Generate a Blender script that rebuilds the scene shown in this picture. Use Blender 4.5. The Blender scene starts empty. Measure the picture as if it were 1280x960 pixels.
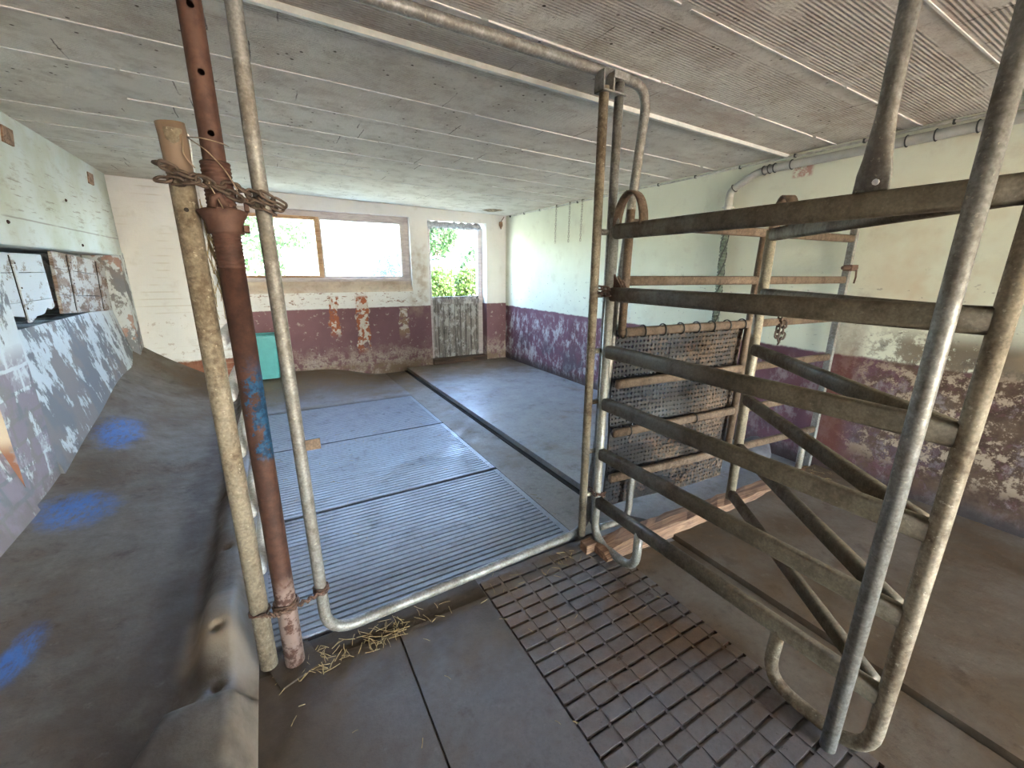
import bpy, bmesh, math, random
from mathutils import Vector, Matrix, Quaternion
random.seed(7)
SC = bpy.context.scene
COL = SC.collection
PI = math.pi
V = Vector

# ------------------------------------------------------------------ node helper
class Mat:
    def __init__(s, name):
        s.m = bpy.data.materials.new(name); s.m.use_nodes = True
        s.t = s.m.node_tree; s.n = s.t.nodes; s.l = s.t.links
        s.bsdf = s.n['Principled BSDF']
        s.geo = s.n.new('ShaderNodeNewGeometry')
        s.pos = s.geo.outputs['Position']
        sep = s.n.new('ShaderNodeSeparateXYZ'); s.l.new(s.pos, sep.inputs[0])
        s.x, s.y, s.z = sep.outputs[0], sep.outputs[1], sep.outputs[2]
        s.nz = None
    def put(s, sock, v):
        if isinstance(v, bpy.types.NodeSocket): s.l.new(v, sock)
        elif isinstance(v, (tuple, list)) and sock.type == 'RGBA': sock.default_value = (*v[:3], 1)
        else: sock.default_value = v
    def math(s, op, a, b=0.0, c=None, clamp=False):
        n = s.n.new('ShaderNodeMath'); n.operation = op; n.use_clamp = clamp
        s.put(n.inputs[0], a); s.put(n.inputs[1], b)
        if c is not None: s.put(n.inputs[2], c)
        return n.outputs[0]
    def add(s, a, b): return s.math('ADD', a, b)
    def sub(s, a, b): return s.math('SUBTRACT', a, b)
    def mul(s, a, b): return s.math('MULTIPLY', a, b)
    def mx(s, a, b): return s.math('MAXIMUM', a, b)
    def mn(s, a, b): return s.math('MINIMUM', a, b)
    def inv(s, a): return s.math('SUBTRACT', 1.0, a)
    def scalevec(s, vec):
        n = s.n.new('ShaderNodeVectorMath'); n.operation = 'MULTIPLY'
        s.l.new(s.pos, n.inputs[0]); n.inputs[1].default_value = vec
        return n.outputs[0]
    def noise(s, scale, detail=4, rough=.6, vec=None, dist=0.0):
        n = s.n.new('ShaderNodeTexNoise'); n.inputs['Scale'].default_value = scale
        n.inputs['Detail'].default_value = detail; n.inputs['Roughness'].default_value = rough
        n.inputs['Distortion'].default_value = dist
        v = s.pos if vec is None else (s.scalevec(vec) if isinstance(vec, tuple) else vec)
        s.l.new(v, n.inputs['Vector'])
        return n.outputs['Fac']
    def voronoi(s, scale, feat='F1', vec=None):
        n = s.n.new('ShaderNodeTexVoronoi'); n.feature = feat; n.inputs['Scale'].default_value = scale
        v = s.pos if vec is None else (s.scalevec(vec) if isinstance(vec, tuple) else vec)
        s.l.new(v, n.inputs['Vector']); return n.outputs['Distance']
    def step(s, v, lo, hi, a=0.0, b=1.0):
        n = s.n.new('ShaderNodeMapRange'); n.interpolation_type = 'SMOOTHSTEP'
        s.put(n.inputs['Value'], v); s.put(n.inputs['From Min'], lo); s.put(n.inputs['From Max'], hi)
        n.inputs['To Min'].default_value = a; n.inputs['To Max'].default_value = b
        return n.outputs['Result']
    def band(s, v, c, w, soft):
        return s.inv(s.step(s.math('ABSOLUTE', s.sub(v, c)), w, w + soft))
    def mix(s, f, a, b):
        n = s.n.new('ShaderNodeMix'); n.data_type = 'RGBA'
        s.put(n.inputs[0], f); s.put(n.inputs[6], a); s.put(n.inputs[7], b)
        return n.outputs[2]
    def bump(s, h, strength=.3, dist=.01, prev=None):
        n = s.n.new('ShaderNodeBump'); n.inputs['Strength'].default_value = strength
        n.inputs['Distance'].default_value = dist; s.l.new(h, n.inputs['Height'])
        if prev is not None: s.l.new(prev, n.inputs['Normal'])
        return n.outputs[0]
    def done(s, col, rough=.8, metal=0.0, normal=None, spec=.5):
        s.put(s.bsdf.inputs['Base Color'], col); s.put(s.bsdf.inputs['Roughness'], rough)
        s.put(s.bsdf.inputs['Metallic'], metal); s.put(s.bsdf.inputs['Specular IOR Level'], spec)
        if normal is not None: s.l.new(normal, s.bsdf.inputs['Normal'])
        return s.m

def wall_paint(name, dado=None, white=(.66,.67,.60), maroon=(.165,.080,.105), kind='back'):
    m = Mat(name)
    big = m.noise(1.3, 4, .6); mid = m.noise(7, 6, .65); fine = m.noise(38, 5, .7); fl = m.noise(20, 8, .75)
    col = m.mix(m.step(big, .35, .7), white, tuple(c*.90 for c in white))
    # stains on white
    col = m.mix(m.mul(m.step(mid, .52, .75), .25), col, (.40,.34,.26))
    brick = m.mix(m.step(mid, .4, .6), (.20,.075,.045), (.28,.13,.085))
    plaster = m.mix(m.step(fine, .35, .65), (.40,.34,.28), (.27,.22,.19))
    if kind == 'right':
        # dado colour
        edge = m.add(m.z, m.mul(m.sub(mid, .5), .05))
        ma = m.inv(m.step(edge, .935, .955))
        mar = m.mix(m.step(big, .4, .65), maroon, (.115,.05,.06))
        col = m.mix(ma, col, mar)
        col = m.mix(m.mul(m.mul(ma, m.step(m.y, 1.5, .7)), .7), col, (.115,.062,.055))
        # scraped pale streaks on the dado, far half
        sc = m.noise(9, 9, .78, vec=(1,1,.6))
        lowz = m.step(m.z, .95, .80)
        farness = m.step(m.y, 2.2, 3.2)
        scr = m.mul(m.mul(m.step(sc, .47, .60), lowz), m.add(.35, m.mul(farness, .45)))
        col = m.mix(scr, col, (.47,.46,.46))
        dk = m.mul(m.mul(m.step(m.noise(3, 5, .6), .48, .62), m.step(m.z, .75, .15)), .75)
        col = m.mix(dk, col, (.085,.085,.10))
        # greenish band at the top, warm grime and painted warm light at the near end
        near = m.step(m.y, 1.55, .9)
        gr = m.mul(m.mul(near, m.step(m.add(m.add(fl, m.mul(m.sub(mid,.5),.8)), m.mul(m.step(m.y, 1.0, .5), .10)), .42, .56)), m.band(m.z, .64, .42, .14))
        col = m.mix(m.mul(gr, .9), col, m.mix(m.step(mid,.4,.6), (.075,.046,.032), (.13,.088,.058)))
        cream = m.mul(m.mul(near, m.step(m.noise(14, 8, .75), .50, .58)), m.band(m.z, .62, .25, .15))
        col = m.mix(m.mul(cream, .8), col, (.50,.40,.30))
        tint = m.mul(near, m.mul(m.step(m.noise(2.2, 4, .6), .42, .7), m.step(m.z, .9, 1.2)))  # cream staining plus the warm cast of the light, put into the colour
        col = m.mix(m.mul(tint, .75), col, (.56,.41,.26))
        rust = m.mul(m.band(m.y, 1.36, .05, .10), m.step(m.add(m.z, m.mul(m.sub(mid,.5),1.2)), 1.5, .7))
        col = m.mix(m.mul(rust, .75), col, (.13,.045,.03))
        spot = m.mul(m.step(m.noise(16, 6, .7, vec=(1,1,1.8)), .63, .66), m.mul(m.step(m.z, 1.7, 1.2), m.step(m.z,.9,1.0)))
        col = m.mix(m.mul(spot, .8), col, (.19,.17,.15))
        plug = m.mul(m.band(m.y, 1.84, .05, .03), m.band(m.z, 2.215, .03, .02))
        col = m.mix(m.mul(plug, m.step(fl,.40,.52)), col, (.46,.27,.22))
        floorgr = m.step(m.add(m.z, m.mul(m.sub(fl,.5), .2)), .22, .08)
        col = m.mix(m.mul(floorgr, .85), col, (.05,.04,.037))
    elif kind == 'back':
        edge = m.add(m.z, m.mul(m.sub(fl, .5), .03))
        ma = m.mul(m.inv(m.step(edge, .975, .99)), m.step(m.x, -.32, -.28))
        mar = m.mix(m.step(big, .4, .65), (.215,.115,.13), (.175,.09,.10))
        col = m.mix(ma, col, mar)
        # brick showing through in two streaks
        for cx, w, z0, z1 in ((.78,.05,.60,1.17), (1.15,.075,.34,1.17), (1.74,.06,.52,.98)):
            wob = m.add(m.x, m.mul(m.sub(mid, .5), .16))
            st = m.mul(m.band(wob, cx, w, .02), m.mul(m.step(m.z, z0-.05, z0+.1), m.inv(m.step(m.z, z1-.05, z1))))
            st = m.mul(st, m.step(m.noise(9, 5, .65), .36, .44))
            col = m.mix(st, col, m.mix(m.step(m.noise(13, 4, .6), .50, .54), (.34,.115,.06) if cx < 1.5 else (.30,.20,.14), (.58,.52,.46)))
        # row of rust coloured chips just under the window
        ch = m.mul(m.mul(m.step(m.noise(17, 7, .7, vec=(1,1,2.2)), .56, .60), m.band(m.z, 1.12, .06, .06)), m.mul(m.step(m.x, -.4, -.25), m.inv(m.step(m.x, 1.9, 2.1))))
        col = m.mix(m.mul(ch, .85), col, (.23,.10,.06))
        # flaked foot of the wall
        low = m.step(m.add(m.z, m.mul(m.sub(fl, .5), .9)), .50, .26)
        flk = m.mul(low, m.step(m.noise(10, 8, .75), .43, .55))
        col = m.mix(m.mul(flk, .85), col, m.mix(m.step(fine, .4, .6), (.50,.42,.36), (.34,.27,.22)))
        tan = m.mul(m.step(m.z, .22, .12), m.step(mid, .35, .6))
        col = m.mix(tan, col, (.24,.17,.12))
        chips = m.mul(m.step(m.noise(12, 7, .7), .60, .63), m.inv(m.step(m.z, .95, 1.0)))
        col = m.mix(m.mul(chips, .7), col, (.45,.38,.34))
        # bare brick course at the foot of the white corner
        lb = m.mul(m.inv(m.step(m.add(m.z, m.mul(m.sub(mid,.5),.10)), .40, .43)), m.inv(m.step(m.x, -.34, -.30)))
        col = m.mix(lb, col, brick)
        course = m.mul(m.mul(m.band(m.math('FRACT', m.mul(m.z, 12.5)), .5, .05, .06), m.inv(m.step(m.x, -.34, -.30))), m.step(m.noise(2.5,3,.5),.48,.62))
        col = m.mix(m.mul(course, .35), col, (.42,.34,.24))
        soil = m.mul(m.band(m.x, 1.98, .10, .1), m.band(m.z, 1.35, .35, .3))
        col = m.mix(m.mul(m.mul(soil, m.step(mid,.4,.65)), .6), col, (.40,.30,.22))
    else:  # left: brick pier and splay, white wash worn away
        wear = m.noise(4.5, 9, .72, vec=(1,1,.55)); 
        ww = m.step(m.add(wear, m.mul(m.step(m.z, 1.25, .45), .10)), .53, .57)
        under = m.mix(m.step(m.noise(2.2,3,.6), .46, .56), (.20,.205,.22), (.24,.22,.215))
        col = m.mix(ww, col, under)
        cb_ = m.n.new('ShaderNodeCombineXYZ'); m.l.new(m.add(m.y, m.mul(m.sub(mid,.5),.03)), cb_.inputs[0]); m.l.new(m.add(m.z, m.mul(m.sub(mid,.5),.04)), cb_.inputs[1])
        bk = m.n.new('ShaderNodeTexBrick'); m.l.new(cb_.outputs[0], bk.inputs['Vector']); bk.inputs['Scale'].default_value = 1
        bk.inputs['Brick Width'].default_value = .24; bk.inputs['Row Height'].default_value = .135; bk.inputs['Mortar Size'].default_value = .014; bk.inputs['Mortar Smooth'].default_value = .4
        mauve = m.mul(m.mul(m.mul(m.inv(bk.outputs['Fac']), m.step(m.y, 3.64, 3.60)), m.step(m.z, 1.10,.95)), m.step(m.noise(6,6,.7), .40, .52))
        col = m.mix(m.mul(mauve, .8), col, (.27,.225,.26))
        br = m.mul(m.step(m.noise(5,4,.6), .57, .61), m.step(m.y, 5.9, 6.1))
        col = m.mix(br, col, (.36,.22,.18))
        ny = m.n.new('ShaderNodeSeparateXYZ'); m.l.new(m.geo.outputs['Normal'], ny.inputs[0])
        col = m.mix(m.mul(m.mul(m.step(ny.outputs[1], -.5, -.8), m.step(m.y, 3.5, 3.3)), m.step(m.noise(8,5,.7), .35, .5)), col, m.mix(m.step(m.z, .62, .5), (.52,.43,.33), (.24,.115,.075)))
        lo = m.step(m.add(m.z, m.mul(m.sub(mid,.5),.6)), .36, .14)
        col = m.mix(m.mul(lo,.55), col, (.16,.13,.11))
    h = m.add(m.mul(fl, .6), m.mul(mid, .7))
    return m.done(col, .86, 0, m.bump(h, .35, .012), .25)

def concrete(name, base=(.19,.19,.20), brown=(.085,.060,.042), amount=.5, rough=.55, blue=False, pale=None, far=False):
    m = Mat(name)
    big = m.noise(1.7, 5, .62, dist=.4); mid = m.noise(6, 6, .68); fine = m.noise(60, 4, .7); sp = m.noise(22, 6, .7)
    col = m.mix(m.step(fine, .3, .7), tuple(c*.86 for c in base), tuple(min(1,c*1.12) for c in base))
    col = m.mix(m.mul(m.step(big, .62-.3*amount, .80-.25*amount), min(1,.55+.5*amount)), col, m.mix(m.step(mid,.4,.6), brown, tuple(c*1.5 for c in brown)))
    col = m.mix(m.mul(m.step(mid, .56, .72), .5), col, tuple(c*.6 for c in brown))
    if pale: col = m.mix(m.mul(m.step(m.noise(2.6, 6, .65), .50, .64), .7), col, pale)
    col = m.mix(m.mul(m.step(m.noise(30, 7, .8), .50, .66), .45), col, tuple(c*.75 for c in brown))
    col = m.mix(m.mul(m.step(m.noise(19, 6, .7), .60, .70), .35), col, tuple(min(1,c*1.5) for c in base))
    col = m.mix(m.mul(m.step(sp, .68, .74), .5), col, (.30,.26,.20))
    if far == 'foot':
        fw = m.mx(m.step(m.add(m.y, m.mul(m.sub(big,.5), 1.2)), 1.05, 1.45), m.step(m.add(m.x, m.mul(m.sub(big,.5), .8)), .22, -.1))
        col = m.mix(m.mul(fw, .85), col, m.mix(m.step(mid,.35,.65), (.058,.037,.022), (.105,.072,.044)))
    elif far: col = m.mix(m.mul(m.step(m.add(m.y, m.mul(m.sub(big,.5), 1.6)), 4.7, 5.7), .9), col, m.mix(m.step(mid,.35,.65), (.095,.058,.030), (.165,.112,.062)))
    r = m.step(mid, .3, .7, rough-.12, rough+.2)
    if blue:   # streaky blue patches on the trough floor, brown along the kerb
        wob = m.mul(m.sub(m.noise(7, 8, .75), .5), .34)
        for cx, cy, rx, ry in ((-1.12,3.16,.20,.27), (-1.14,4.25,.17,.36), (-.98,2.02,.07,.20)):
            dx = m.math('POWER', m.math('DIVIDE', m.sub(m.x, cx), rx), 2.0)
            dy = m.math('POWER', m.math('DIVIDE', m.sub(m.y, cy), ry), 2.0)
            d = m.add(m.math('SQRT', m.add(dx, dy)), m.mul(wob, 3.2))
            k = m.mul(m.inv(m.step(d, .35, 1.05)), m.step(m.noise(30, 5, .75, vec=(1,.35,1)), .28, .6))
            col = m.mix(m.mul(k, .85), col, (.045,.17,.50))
        crease = m.mul(m.band(m.x, -.47, .06, .12), m.step(m.noise(3,4,.6), .3, .5))
        col = m.mix(m.mul(crease, .7), col, (.05,.032,.022))
        tp = m.mul(m.band(m.y, 1.78, .10, .10), m.band(m.x, -.33, .10, .06))
        col = m.mix(m.mul(tp, .75), col, (.26,.195,.135))
        kr = m.mul(m.step(m.x, -.31, -.25), m.step(m.noise(4,5,.6), .3,.55))  # lit right side of the kerb, put into the colour as paler tan
        col = m.mix(m.mul(kr, .7), col, (.26,.21,.165))
    return m.done(col, r, 0, m.bump(m.add(m.mul(mid, .6), m.mul(sp, .5)), .45, .012), .45)

def galv(name, base=(.44,.44,.42), dirt=(.20,.155,.105), amt=.4, metal=.45, rough=.46, speck=.5):
    m = Mat(name)
    a = m.noise(9, 5, .65, vec=(1,1,.45)); b = m.noise(45, 5, .7); c = m.noise(120, 2, .5)
    col = m.mix(m.step(c, .35, .65), tuple(k*.82 for k in base), tuple(min(1,k*1.12) for k in base))
    f = m.mul(m.step(m.add(m.mul(a, .6), m.mul(b, .4)), .40, .62), min(1, .25+amt))
    col = m.mix(f, col, m.mix(m.step(b, .35, .65), dirt, tuple(k*.55 for k in dirt)))
    col = m.mix(m.mul(m.step(m.noise(70, 3, .6), .64, .70), speck), col, (.55,.50,.40))
    met = m.mul(m.inv(f), metal)
    r = m.step(f, 0, 1, rough, .8)
    return m.done(col, r, met, m.bump(b, .2, .004), .5)

def plain(name, col, rough=.7, metal=0, var=.25, scale=14, dirt=None, damt=.5):
    m = Mat(name)
    a = m.noise(scale, 5, .65)
    c = m.mix(m.step(a, .3, .7), tuple(k*(1-var) for k in col), tuple(min(1,k*(1+var)) for k in col))
    if dirt: c = m.mix(m.mul(m.step(m.noise(scale*.5, 6, .7), .45, .65), damt), c, dirt)
    return m.done(c, rough, metal, m.bump(a, .15, .004))

M = {}
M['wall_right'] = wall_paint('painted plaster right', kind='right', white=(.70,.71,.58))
M['wall_back'] = wall_paint('painted plaster back', kind='back', white=(.76,.75,.73))
M['wall_left'] = wall_paint('worn whitewash left', kind='left', white=(.60,.64,.66))
M['floor'] = concrete('worn concrete', (.130,.120,.124), (.082,.056,.036), .72, .42, far='foot')
M['floor_warm'] = concrete('brown concrete', (.160,.132,.106), (.088,.058,.034), .80, .55)
M['floor_dirt'] = concrete('brown trodden dirt', (.075,.055,.038), (.048,.032,.020), .85, .75)
M['floor_grid'] = concrete('grooved concrete', (.140,.126,.126), (.105,.063,.036), .66, .38)
M['floor_pale'] = concrete('pale concrete', (.27,.28,.30), (.15,.12,.085), .28, .42, far=True)
M['floor_strip'] = concrete('sandy concrete', (.235,.215,.19), (.13,.095,.062), .5, .6, far=True)
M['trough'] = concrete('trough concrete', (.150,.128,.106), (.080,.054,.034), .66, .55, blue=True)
M['slat'] = concrete('slatted floor grey', (.25,.275,.335), (.12,.10,.085), .12, .38)
M['slat_far'] = concrete('smooth grey mat', (.20,.21,.24), (.12,.095,.07), .42, .5, far=True)
M['pit'] = plain('dark pit', (.012,.012,.014), .9)
M['dark'] = plain('dark void', (.02,.016,.013), .95)
M['galv'] = galv('galvanised tube', (.25,.245,.23), (.13,.095,.06), .42, .4, .45, .4)
M['galv_clean'] = galv('cleaner galvanised tube', (.32,.32,.30), (.16,.125,.085), .25, .45, .40, .3)
M['galv_dirty'] = galv('dung stained tube', (.33,.30,.25), (.16,.115,.070), .62, .3, .5, .25)
M['galv_tan'] = galv('tan dusted tube', (.245,.205,.15), (.12,.078,.042), .62, .12, .62, .45)
M['galv_brown'] = galv('brown crusted rail', (.150,.103,.070), (.088,.051,.030), .60, .1, .68, .15)
M['rail_side'] = galv('olive brown rail', (.118,.096,.066), (.075,.048,.026), .50, .25, .5, .10)
M['white_rail'] = galv('white painted tube', (.78,.79,.80), (.60,.58,.55), .0, .0, .45, .0)
M['chain'] = plain('rusty chain', (.085,.058,.043), .65, .35, .4, 60)
M['chain_pale'] = plain('dull pale chain', (.36,.33,.26), .6, .3, .3, 60)
M['wire'] = plain('rusty wire', (.10,.055,.038), .7, .3, .4, 80)
M['ceil_strip'] = plain('pale metal strip', (.66,.66,.62), .4, .2, .12, 10)
M['pipe'] = plain('grey plastic pipe', (.40,.395,.36), .5, 0, .15, 6)
M['hose'] = plain('green grey ribbed hose', (.14,.17,.13), .6, 0, .4, 30)
M['cable'] = plain('pale cable', (.55,.53,.48), .6)
M['black'] = plain('black clip', (.02,.02,.02), .5)
M['teal'] = plain('teal plastic', (.075,.36,.36), .4, 0, .08, 8)
M['tape'] = plain('brown cardboard sleeve', (.145,.098,.067), .75, 0, .03, 5)
M['straw'] = plain('straw', (.34,.25,.12), .7, 0, .3, 40)
M['stone'] = plain('grey stone', (.075,.072,.085), .85, 0, .35, 9)

def rust_mat():
    m = Mat('rusty prop')
    a = m.noise(16, 6, .7); b = m.noise(50, 5, .7); c = m.noise(7, 5, .6, vec=(1,1,.5))
    col = m.mix(m.step(a, .35, .65), (.046,.021,.016), (.085,.038,.026))
    col = m.mix(m.mul(m.step(b, .55, .7), .6), col, (.075,.028,.02))
    # flaking blue paint left in a sleeve around the middle
    zz = m.add(m.z, m.mul(m.sub(a, .5), .10))
    bl = m.mul(m.step(zz, .875, .895), m.inv(m.step(zz, 1.16, 1.24)))
    bl = m.mul(bl, m.step(m.add(m.noise(28, 6, .7), m.mul(m.sub(m.x, -.08), 4.0)), .47, .55))
    col = m.mix(bl, col, m.mix(m.step(b, .4, .6), (.005,.026,.065), (.014,.07,.15)))
    # pale lime scale near the foot
    ft = m.mul(m.inv(m.step(m.add(m.z, m.mul(m.sub(c, .5), .35)), .28, .42)), m.step(m.noise(22, 6, .7), .42, .52))
    col = m.mix(m.mul(ft, .8), col, (.27,.20,.175))
    return m.done(col, .7, .25, m.bump(b, .25, .004), .4)
M['rust'] = rust_mat()
def rust_plain():
    m = Mat('brown rust'); a = m.noise(18, 6, .7); b = m.noise(60, 4, .7)
    col = m.mix(m.step(a, .35, .65), (.058,.027,.020), (.098,.049,.035))
    return m.done(col, .7, .25, m.bump(b, .2, .003), .4)
M['rust_plain'] = rust_plain()

def ceiling_mat():
    m = Mat('limewashed ribbed ceiling')
    big = m.noise(.9, 4, .6); mid = m.noise(6, 6, .7); sp = m.noise(30, 7, .75)
    near = m.step(m.y, 3.4, 1.2)
    w = (.70,.67,.60)
    col = m.mix(m.step(big, .35, .65), w, (.62,.58,.51))
    col = m.mix(m.mul(m.step(mid, .45, .66), .6), col, (.42,.365,.30))
    col = m.mix(m.mul(m.step(m.noise(55, 5, .75), .52, .66), m.mul(near, .5)), col, (.27,.215,.165))
    col = m.mix(m.mul(m.step(m.voronoi(17), .15, .09), m.step(m.noise(6,3,.6), .46, .58)), col, (.055,.04,.03))
    # long pink brown patches where the wash has gone
    bare = m.mul(m.step(m.noise(2.4, 6, .7, vec=(.7,1.6,1)), .52, .68), m.step(m.y, 3.4, 1.8))
    col = m.mix(m.mul(bare, .55), col, (.42,.31,.255))
    # board end joints
    row = m.math('FLOOR', m.math('DIVIDE', m.sub(m.y, .768), .2215))
    wn = m.n.new('ShaderNodeTexWhiteNoise'); wn.noise_dimensions = '1D'; m.l.new(row, wn.inputs['W'])
    px = m.math('FRACT', m.math('DIVIDE', m.add(m.x, m.add(m.mul(wn.outputs['Value'], 3.1), m.mul(m.sub(mid,.5), .03))), .93))
    joint = m.mul(m.inv(m.step(px, .003, .009)), m.step(m.noise(1.9, 3, .6), .47, .60))
    board = m.n.new('ShaderNodeTexWhiteNoise'); board.noise_dimensions = '1D'; m.l.new(m.add(row, .37), board.inputs['W'])
    col = m.mix(m.mul(board.outputs['Value'], .25), col, (.42,.37,.33))
    seam = m.mul(m.inv(m.step(m.math('ABSOLUTE', m.sub(m.math('FRACT', m.math('DIVIDE', m.sub(m.y, .768), .2215)), .5)), .455, .49, 1, 0)), 1.0)
    col = m.mix(m.mul(m.inv(seam), .0), col, (.2,.17,.15))
    col = m.mix(m.mul(joint, .85), col, (.07,.05,.045))
    # hole in the plaster in the far right corner
    hx = m.math('DIVIDE', m.sub(m.x, 3.02), .17); hy = m.math('DIVIDE', m.sub(m.y, 5.85), .2)
    hd = m.add(m.math('SQRT', m.add(m.mul(hx,hx), m.mul(hy,hy))), m.mul(m.sub(mid,.5), 1.6))
    col = m.mix(m.inv(m.step(hd, .7, .95)), col, m.mix(m.step(sp,.4,.6), (.09,.06,.04), (.36,.27,.17)))
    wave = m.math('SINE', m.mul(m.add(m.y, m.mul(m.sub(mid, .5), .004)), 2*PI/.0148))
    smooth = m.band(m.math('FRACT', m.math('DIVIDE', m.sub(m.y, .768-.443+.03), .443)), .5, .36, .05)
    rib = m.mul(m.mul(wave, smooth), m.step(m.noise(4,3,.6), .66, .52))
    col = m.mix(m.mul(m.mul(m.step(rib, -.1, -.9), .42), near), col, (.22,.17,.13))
    n1 = m.bump(rib, .5, .006); n2 = m.bump(sp, .6, .014, n1)
    return m.done(col, .9, 0, n2, .2)
M['ceiling'] = ceiling_mat()
M['mortar'] = plain('pale mortar', (.66,.64,.61), .9, 0, .15, 20, (.42,.37,.32), .5)

def wood(name, c0, c1, grain=(1,1,1), peel=None, peelamt=.5, scale=6, rough=.75, wob=1.0):
    m = Mat(name)
    g = m.noise(scale, 7, .7, vec=grain, dist=wob); k = m.noise(4, 5, .65)
    col = m.mix(m.step(g, .35, .65), c0, c1)
    if peel is not None:
        p = m.noise(9, 9, .78, vec=tuple(.5 + .5*x/ max(grain) for x in grain))
        col = m.mix(m.step(m.add(m.mul(p, .8), m.mul(k, .2)), .58-.2*peelamt, .63-.2*peelamt), col, peel)
    return m.done(col, rough, 0, m.bump(g, .3, .006), .35)
M['timber'] = wood('old reddish timber', (.13,.070,.046), (.36,.22,.14), (.35,6,6), scale=4)
M['sleeper'] = wood('dark threshold timber', (.035,.022,.016), (.12,.075,.050), (.6,6,6), scale=5)
M['window_wood'] = wood('brown window timber', (.36,.21,.115), (.58,.38,.23), (1,1,5), scale=5)
M['window_grey'] = wood('bleached window timber', (.44,.38,.365), (.58,.52,.50), (1,1,5), scale=5)
M['door_wood'] = wood('peeling plank door', (.10,.085,.075), (.34,.305,.275), (9,1,.55), (.44,.415,.395), .40, 5)
M['shutter'] = wood('worn white boards', (.20,.16,.13), (.32,.27,.23), (1,.8,5), (.55,.57,.59), .80, 5)
M['shutter_brown'] = wood('browned boards', (.17,.11,.08), (.30,.22,.17), (1,.8,5), (.50,.48,.46), .55, 5)
M['frost'] = plain('ragged grey fleece', (.40,.41,.44), .95, 0, .3, 30)
def beam_mat():
    m = Mat('whitewashed beam')
    a = m.noise(1.6, 5, .6); b = m.noise(11, 7, .7, vec=(1,.5,1.6)); g = m.noise(30, 5, .7, vec=(1,.12,1.5))
    col = m.mix(m.step(a, .38, .66), (.60,.64,.63), (.50,.52,.44))
    col = m.mix(m.mul(m.step(b, .54, .70), .45), col, (.34,.30,.23))
    col = m.mix(m.mul(m.step(g, .57, .64), m.mul(m.band(m.z, 2.0, .12, .12), .6)), col, (.20,.16,.12))
    ln = m.mul(m.band(m.add(m.z, m.mul(m.sub(b,.5),.01)), 1.80, .003, .004), m.step(m.noise(3,3,.5), .35, .5))
    col = m.mix(m.mul(ln, .6), col, (.2,.17,.15))
    return m.done(col, .8, 0, m.bump(b, .2, .008), .3)
M['beam'] = beam_mat()

def rubber():
    m = Mat('black rubber with dried dung')
    a = m.noise(4, 6, .65); b = m.noise(45, 5, .72); 
    crust = m.step(m.add(m.mul(a, .55), m.add(m.mul(b, .45), m.mul(m.sub(m.x, 2.0), .12))), .48, .60)
    col = m.mix(crust, (.018,.018,.02), m.mix(m.step(b, .4, .6), (.040,.026,.018), (.125,.086,.060)))
    return m.done(col, m.step(crust, 0, 1, .35, .9), 0, m.bump(b, .4, .006), .5)
M['rubber'] = rubber()

def leafm(name, c0, c1):
    m = Mat(name); a = m.noise(9, 3, .6)
    col = m.mix(m.step(a, .35, .65), c0, c1)
    m.done(col, .55, 0, None, .3)
    tr = m.n.new('ShaderNodeBsdfTranslucent'); m.put(tr.inputs[0], col)
    mx = m.n.new('ShaderNodeMixShader'); mx.inputs[0].default_value = .4
    m.l.new(m.bsdf.outputs[0], mx.inputs[1]); m.l.new(tr.outputs[0], mx.inputs[2])
    m.l.new(mx.outputs[0], m.n['Material Output'].inputs[0]); return m.m
M['leaf'] = leafm('weed leaf', (.040,.078,.013), (.085,.120,.030))
M['leaf_dark'] = leafm('dark leaf', (.018,.042,.014), (.045,.085,.026))
M['leaf_tree'] = leafm('tree leaf', (.045,.085,.022), (.085,.13,.042))
M['grass'] = plain('bleached meadow', (.50,.50,.36), .9, 0, .2, 3)
M['yard'] = plain('sandy yard', (.72,.57,.40), .9, 0, .15, 2)
M['bark'] = plain('bark', (.12,.09,.065), .9)
M['house'] = plain('pale house wall', (.12,.112,.108), .8)
M['roof'] = plain('grey roof', (.055,.052,.055), .8)

def glass(name, dust, tint):
    m = Mat(name); n = m.n
    tr = n.new('ShaderNodeBsdfTransparent'); tr.inputs[0].default_value = (.93,.95,.95,1)
    tl = n.new('ShaderNodeBsdfTranslucent'); tl.inputs[0].default_value = (*tint, 1)
    gl = n.new('ShaderNodeBsdfGlossy'); gl.inputs['Roughness'].default_value = .05
    f = m.step(m.noise(5, 6, .65), .3, .7, dust*.75, min(1, dust*1.2))
    a = n.new('ShaderNodeMixShader'); m.l.new(f, a.inputs[0]); m.l.new(tr.outputs[0], a.inputs[1]); m.l.new(tl.outputs[0], a.inputs[2])
    b = n.new('ShaderNodeMixShader'); b.inputs[0].default_value = .05
    m.l.new(a.outputs[0], b.inputs[1]); m.l.new(gl.outputs[0], b.inputs[2])
    m.l.new(b.outputs[0], n['Material Output'].inputs[0]); return m.m
M['glass'] = glass('dusty glass', .006, (.8,.85,.8))
M['glass_dirty'] = glass('clouded glass', .045, (.86,.92,.95))

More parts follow.
